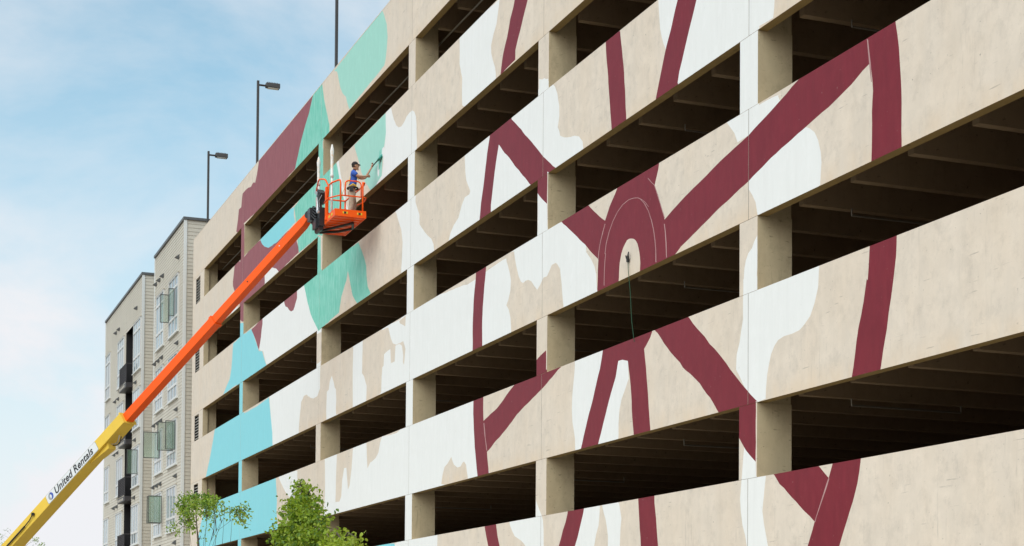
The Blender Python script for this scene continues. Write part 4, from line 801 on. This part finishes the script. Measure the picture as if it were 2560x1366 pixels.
M.tube([P_(.1,-.16,.93),P_(.0,-.2,.98),P_(-.1,-.15,.92)],.022,STICK,6); M.build('safety_harness',person)
M=MB(); M.tube([P_(-.11,-.1,1.0),P_(-.08,-.11,1.2),P_(-.03,-.1,1.40),P_(.08,-.09,1.38),P_(.17,-.05,1.18)],.012,STICK,5); M.tube([P_(-.11,.1,1.0),P_(-.08,.11,1.2),P_(-.03,.1,1.40),P_(.08,.09,1.38),P_(.17,.05,1.18)],.012,STICK,5); M.build('harness_strap',person)
M=MB(); M.tube([P_(-.12,0,1.15),P_(-.3,-.05,.75),P_(-.38,.1,.35),P_(-.25,.25,.15)],.009,STICK,5); M.build('lanyard',person)
for (x_,y_,r_,h_,m_,lb) in ((-50.55,-.85,.14,.36,SIGNK,'black paint pail standing further back in the lift basket'),(-51.1,-1.15,.15,.38,SIGNW,'large white pail at the back end of the lift basket')):
    b=MB(); b.tube([(x_,y_,BZ+.06),(x_,y_,BZ+.06+h_)],r_,m_,14); bk=b.build('paint_pail'); tag(bk,lb,'pail')
    b=MB(); b.tube([(x_+r_*math.cos(a),y_,BZ+.06+h_*.9+r_*.9*math.sin(a)) for a in [math.pi*i/8 for i in range(9)]],.006,STEEL,5); b.build('pail_handle',bk)
# brush in his hand
e=empty('paint_brush',P_(.58,.16,1.62),'wide brush loaded with wet teal paint, held out to the wall','paint brush')
HB=Vector(P_(.57,.17,1.60)); TB=Vector((-49.52,-.05,16.70)); dd=(TB-HB).normalized()
M=MB(); M.tube([HB-dd*.05,HB+dd*.15,TB-dd*.08],[.012,.017,.02],SIGNK,8); M.build('handle',e,True)
M=MB(); fr=Vector((1,0,0)); up2=dd.cross(fr).normalized(); fr=up2.cross(dd).normalized(); pv=[]
for s0,w_,t_ in ((-.08,.05,.025),(.0,.085,.035),(.12,.10,.03),(.20,.05,.01)):
    for a,c2 in ((-1,-1),(1,-1),(1,1),(-1,1)): pv.append(TB+dd*s0+fr*w_*a+up2*t_*c2)
fs=[(0,3,2,1),(12,13,14,15)]
for i in range(3):
    for j in range(4): fs.append((i*4+j,i*4+(j+1)%4,(i+1)*4+(j+1)%4,(i+1)*4+j))
M.add(pv,fs,WETT); M.build('bristles',e)
# wet patch of fresh paint being put on
b=MB(); pts=[(-49.75,16.42),(-49.70,16.40),(-49.66,16.44),(-49.62,16.40),(-49.58,16.46),(-49.55,16.75),(-49.50,16.95),(-49.56,17.02),(-49.66,16.98),(-49.72,16.80)]
b.add([(x,-.0012,z) for x,z in pts],[tuple(range(len(pts)))],PAL['teal']); o=b.build('fresh_paint_patch',garage)

# ------------------------------------------------------------------ trees
def leafmat(name,c,tr):
    m=MT(name,c,.55); m.blend(tuple(v*.55 for v in c),m.noise(2.5,3,(1,1,1),.5,.35,.7),.6)
    t=m.n.new('ShaderNodeBsdfTranslucent'); t.inputs[0].default_value=tuple(tr)+(1,); mx_=m.n.new('ShaderNodeMixShader'); mx_.inputs[0].default_value=.35
    m.l.new(m.b.outputs[0],mx_.inputs[1]); m.l.new(t.outputs[0],mx_.inputs[2]); m.l.new(mx_.outputs[0],m.n['Material Output'].inputs[0]); return m.m
BARK=MT('tree_bark',(.10,.075,.05),.9); BARK.blend((.05,.04,.03),BARK.noise(14,4,(1,1,.3)),.7)
LA=[leafmat('leaf_mid',(.22,.34,.02),(.42,.56,.03)),leafmat('leaf_dark',(.09,.18,.015),(.2,.34,.02)),leafmat('leaf_light',(.34,.44,.04),(.5,.6,.06))]
LB=[leafmat('leaf_spring_mid',(.23,.36,.04),(.42,.58,.05)),leafmat('leaf_spring_dark',(.09,.19,.03),(.2,.36,.03)),leafmat('leaf_spring_light',(.34,.45,.06),(.5,.62,.07))]
def leaf(mb,p,s_,m,rnd):
    n_=Vector((rnd.gauss(0,1),rnd.gauss(0,1),rnd.gauss(0,.8)+.8)).normalized(); a=n_.orthogonal().normalized(); q=rnd.random()*6.28
    d=(a*math.cos(q)+n_.cross(a)*math.sin(q)); d=(d-Vector((0,0,.5))).normalized(); w_=d.cross(n_).normalized()
    k=s_*rnd.uniform(.7,1.25); t=d*k; w_=w_*k*.34; c_=n_*k*.10
    mb.add([p,p+t*.35+w_+c_,p+t*.7+w_*.75+c_,p+t,p+t*.7-w_*.75+c_,p+t*.35-w_+c_],[(0,1,2,3),(0,3,4,5)],m)
def tree(base,trunk,clumps,label,name='tree',mats=LA,ls=.11,seed=1,stems=None,group=None):
    rnd=random.Random(seed); e=empty(name,base,label,'tree',group); base=Vector(base)
    tb=MB(); top=Vector(trunk[-1]); tb.tube(rounded([base]+[Vector(p) for p in trunk],.4,3),.09*max(.6,top.z/7),BARK.m,8,.018)
    cb=MB(); tp=[base]+[Vector(p) for p in trunk]
    segs=list(zip(tp[:-1],tp[1:]))+[(Vector(s_[i]),Vector(s_[i+1])) for s_ in (stems or []) for i in (1,2)]; lr=.011 if stems else .022
    for c_,r_,n_ in clumps:
        c_=Vector(c_); r_=Vector(r_)
        # limb from the trunk to the clump
        best=min((a.lerp(b_,t) for a,b_ in segs for t in (.2,.4,.6,.8,1)),key=lambda q:(q-c_).length+max(0,q.z-c_.z)*2)
        mid=best.lerp(c_,.5)+Vector((rnd.uniform(-.1,.1),rnd.uniform(-.1,.1),.12)); tb.tube([best,mid,c_],lr,BARK.m,5,.007)
        tw=max(3,n_//26); 
        for k in range(tw):
            d=Vector((rnd.gauss(0,1),rnd.gauss(0,1),rnd.gauss(0,1))); d=d.normalized()*(rnd.random()**.45)
            tip=c_+Vector((d.x*r_.x,d.y*r_.y,d.z*r_.z)); tb.tube([c_.lerp(tip,.1),tip],.007,BARK.m,4,.003)
            out_=(tip-c_).normalized() if (tip-c_).length>1e-3 else Vector((0,0,1))
            m_pick=rnd.random()
            for q in range(n_//tw):
                p=tip+Vector((rnd.gauss(0,1),rnd.gauss(0,1),rnd.gauss(0,.8)))*ls*1.15
                z=m_pick*.6+rnd.random()*.4; m=mats[1] if z<.36 else mats[0] if z<.7 else mats[2]
                leaf(cb,p,ls,m,rnd)
    for s_ in (stems or []): tb.tube(rounded([Vector(p) for p in s_],.5,3),.013,BARK.m,5,.004)
    tb.build('trunk',e,True); cb.build('crown',e)
tree((-35.127,-6.0,.12),[(-35.097,-6.0,1.6),(-35.177,-5.96,3.2),(-35.047,-6.0,4.908)],[((-35.159, -6.0, 5.03), (0.07, 0.07, 0.12), 62), ((-34.662, -6.0, 4.936), (0.06, 0.06, 0.09), 31), ((-35.405, -6.0, 4.911), (0.07, 0.07, 0.1), 62), ((-34.934, -6.0, 4.734), (0.12, 0.12, 0.14), 186), ((-34.247, -6.0, 4.841), (0.06, 0.06, 0.07), 24), ((-35.501, -6.0, 4.622), (0.14, 0.14, 0.14), 201), ((-34.577, -6.0, 4.527), (0.17, 0.17, 0.15), 310), ((-33.83, -6.0, 4.496), (0.07, 0.07, 0.1), 62), ((-35.932, -6.0, 4.406), (0.16, 0.16, 0.16), 248), ((-35.023, -6.0, 4.326), (0.2, 0.2, 0.17), 403), ((-33.988, -6.0, 4.273), (0.15, 0.15, 0.15), 279), ((-33.357, -6.0, 4.147), (0.1, 0.1, 0.12), 93), ((-36.525, -6.0, 4.213), (0.16, 0.16, 0.14), 186), ((-35.372, -6.0, 4.123), (0.22, 0.22, 0.17), 403), ((-34.147, -6.0, 4.047), (0.21, 0.21, 0.17), 403), ((-33.222, -6.0, 3.989), (0.1, 0.1, 0.13), 124), ((-32.597, -6.0, 4.177), (0.04, 0.04, 0.06), 12), ((-36.591, -6.0, 3.956), (0.21, 0.21, 0.16), 263), ((-35.18, -6.0, 3.834), (0.27, 0.27, 0.19), 496), ((-33.801, -6.0, 3.758), (0.26, 0.26, 0.18), 465), ((-37.045, -6.0, 3.709), (0.25, 0.25, 0.18), 341), ((-35.528, -6.0, 3.547), (0.31, 0.31, 0.21), 620), ((-33.788, -6.0, 3.423), (0.3, 0.3, 0.2), 620), ((-37.456, -6.0, 4.051), (0.1, 0.1, 0.09), 46), ((-36.849, -6.0, 4.559), (0.07, 0.07, 0.08), 27), ((-36.242, -6.0, 4.677), (0.06, 0.06, 0.07), 24), ((-36.256, -6.0, 3.269), (0.4, 0.4, 0.23), 775), ((-34.11, -6.0, 3.1), (0.38, 0.38, 0.22), 775), ((-35.137, -6.0, 2.792), (0.39, 0.39, 0.22), 620)],'dense conical green tree in front of the garage, right of the sparse one',ls=.085,seed=5,group='young trees along the pavement')
tree((-29.531,-6.6,.12),[(-29.531,-6.6,1.5),(-29.542,-6.6,3.469)],[((-30.049, -6.6, 3.572), (0.11, 0.11, 0.09), 120), ((-29.297, -6.6, 3.493), (0.09, 0.09, 0.09), 100), ((-28.685, -6.6, 3.516), (0.05, 0.05, 0.07), 28), ((-29.705, -6.6, 3.382), (0.17, 0.17, 0.1), 320), ((-28.889, -6.6, 3.312), (0.12, 0.12, 0.09), 160), ((-30.387, -6.6, 3.387), (0.14, 0.14, 0.11), 200), ((-29.421, -6.6, 3.133), (0.24, 0.24, 0.15), 600), ((-29.97, -6.6, 2.934), (0.27, 0.27, 0.15), 600)],'low yellow-green tree tucked against the right side of the conical tree',mats=[LA[2],LA[0],LA[2]],ls=.085,seed=9,group='young trees along the pavement')
tree((-51.841,-5.0,.12),[(-51.841,-5.0,1.3),(-52.451,-5.0,4.61),(-52.925,-5.0,5.604)],[((-55.124, -5.0, 6.326), (0.17, 0.17, 0.09), 102), ((-53.313, -5.0, 6.235), (0.21, 0.21, 0.09), 153), ((-51.279, -5.0, 6.074), (0.2, 0.2, 0.1), 153), ((-49.808, -5.0, 5.849), (0.15, 0.15, 0.1), 102), ((-55.105, -5.0, 6.046), (0.21, 0.21, 0.13), 187), ((-52.948, -5.0, 5.964), (0.25, 0.25, 0.13), 272), ((-50.939, -5.0, 5.813), (0.24, 0.24, 0.12), 272), ((-56.083, -5.0, 5.956), (0.12, 0.12, 0.09), 68), ((-53.99, -5.0, 5.755), (0.21, 0.21, 0.1), 153), ((-51.577, -5.0, 5.612), (0.2, 0.2, 0.1), 119), ((-49.977, -5.0, 5.572), (0.09, 0.09, 0.1), 40), ((-49.961, -5.0, 5.304), (0.08, 0.08, 0.11), 30), ((-54.48, -5.0, 5.514), (0.16, 0.16, 0.13), 119), ((-53.743, -5.0, 5.246), (0.09, 0.09, 0.18), 85), ((-56.829, -5.0, 5.49), (0.12, 0.12, 0.08), 51), ((-56.191, -5.0, 5.288), (0.08, 0.08, 0.11), 34), ((-50.386, -5.0, 5.089), (0.07, 0.07, 0.06), 17), ((-48.935, -5.0, 5.45), (0.07, 0.07, 0.07), 23), ((-48.708, -5.0, 5.646), (0.07, 0.07, 0.06), 17), ((-47.655, -5.0, 5.475), (0.09, 0.09, 0.07), 27), ((-46.754, -5.0, 5.341), (0.13, 0.13, 0.07), 57), ((-45.676, -5.0, 5.263), (0.1, 0.1, 0.08), 44), ((-46.635, -5.0, 5.173), (0.12, 0.12, 0.06), 44), ((-45.874, -5.0, 5.009), (0.1, 0.1, 0.06), 37), ((-45.495, -5.0, 4.807), (0.04, 0.04, 0.06), 8), ((-45.25, -5.0, 5.1), (0.05, 0.05, 0.06), 13), ((-51.939, -5.0, 5.035), (0.05, 0.05, 0.1), 8), ((-52.194, -5.0, 4.824), (0.05, 0.05, 0.06), 8)],'slender multi-stemmed tree with thin airy foliage in front of the cyan panels',mats=LB,ls=.085,seed=11,stems=[[(-51.841, -5.0, 1.2), (-51.687, -5.0, 3.649), (-51.711, -5.0, 4.572), (-50.918, -5.0, 5.467)], [(-51.841, -5.0, 1.2), (-51.048, -5.0, 3.626), (-50.861, -5.0, 4.529), (-48.683, -5.0, 5.196)], [(-51.841, -5.0, 1.2), (-50.566, -5.0, 3.61), (-50.225, -5.0, 4.496), (-48.452, -5.0, 5.274)], [(-51.841, -5.0, 1.2), (-51.439, -5.0, 3.64), (-51.381, -5.0, 4.555), (-51.108, -5.0, 5.406)], [(-51.841, -5.0, 1.2), (-49.353, -5.0, 3.567), (-48.638, -5.0, 4.414), (-48.453, -5.0, 5.298)], [(-51.841, -5.0, 1.2), (-48.456, -5.0, 3.536), (-47.48, -5.0, 4.355), (-47.298, -5.0, 5.15)], [(-51.841, -5.0, 1.2), (-52.037, -5.0, 3.661), (-52.18, -5.0, 4.596), (-52.995, -5.0, 5.609)], [(-51.841, -5.0, 1.2), (-52.189, -5.0, 3.666), (-52.383, -5.0, 4.607), (-53.088, -5.0, 5.974)], [(-51.841, -5.0, 1.2), (-53.167, -5.0, 3.7), (-53.706, -5.0, 4.675), (-54.185, -5.0, 5.43)], [(-51.841, -5.0, 1.2), (-50.093, -5.0, 3.593), (-49.629, -5.0, 4.898), (-46.204, -5.0, 5.2)]],group='young trees along the pavement')
tree((-160.51,-1.2,.12),[(-160.51,-1.2,3.0),(-160.686,-1.2,10.058)],[((-186.597, -1.2, 12.823), (0.31, 0.31, 0.34), 21), ((-180.049, -1.2, 12.778), (0.22, 0.22, 0.25), 12), ((-149.646, -1.2, 10.201), (0.44, 0.44, 0.24), 45), ((-143.866, -1.2, 9.55), (0.3, 0.3, 0.2), 30), ((-155.876, -1.2, 10.795), (0.26, 0.26, 0.22), 18), ((-185.259, -1.2, 11.717), (0.46, 0.46, 0.34), 30), ((-150.661, -1.2, 9.555), (0.63, 0.63, 0.35), 90), ((-169.593, -1.2, 9.993), (1.41, 1.41, 0.55), 240)],'thin distant treetop peeking out behind the bottom of the yellow boom',mats=LB,ls=.13,seed=21,group='young trees along the pavement')
'''END'''
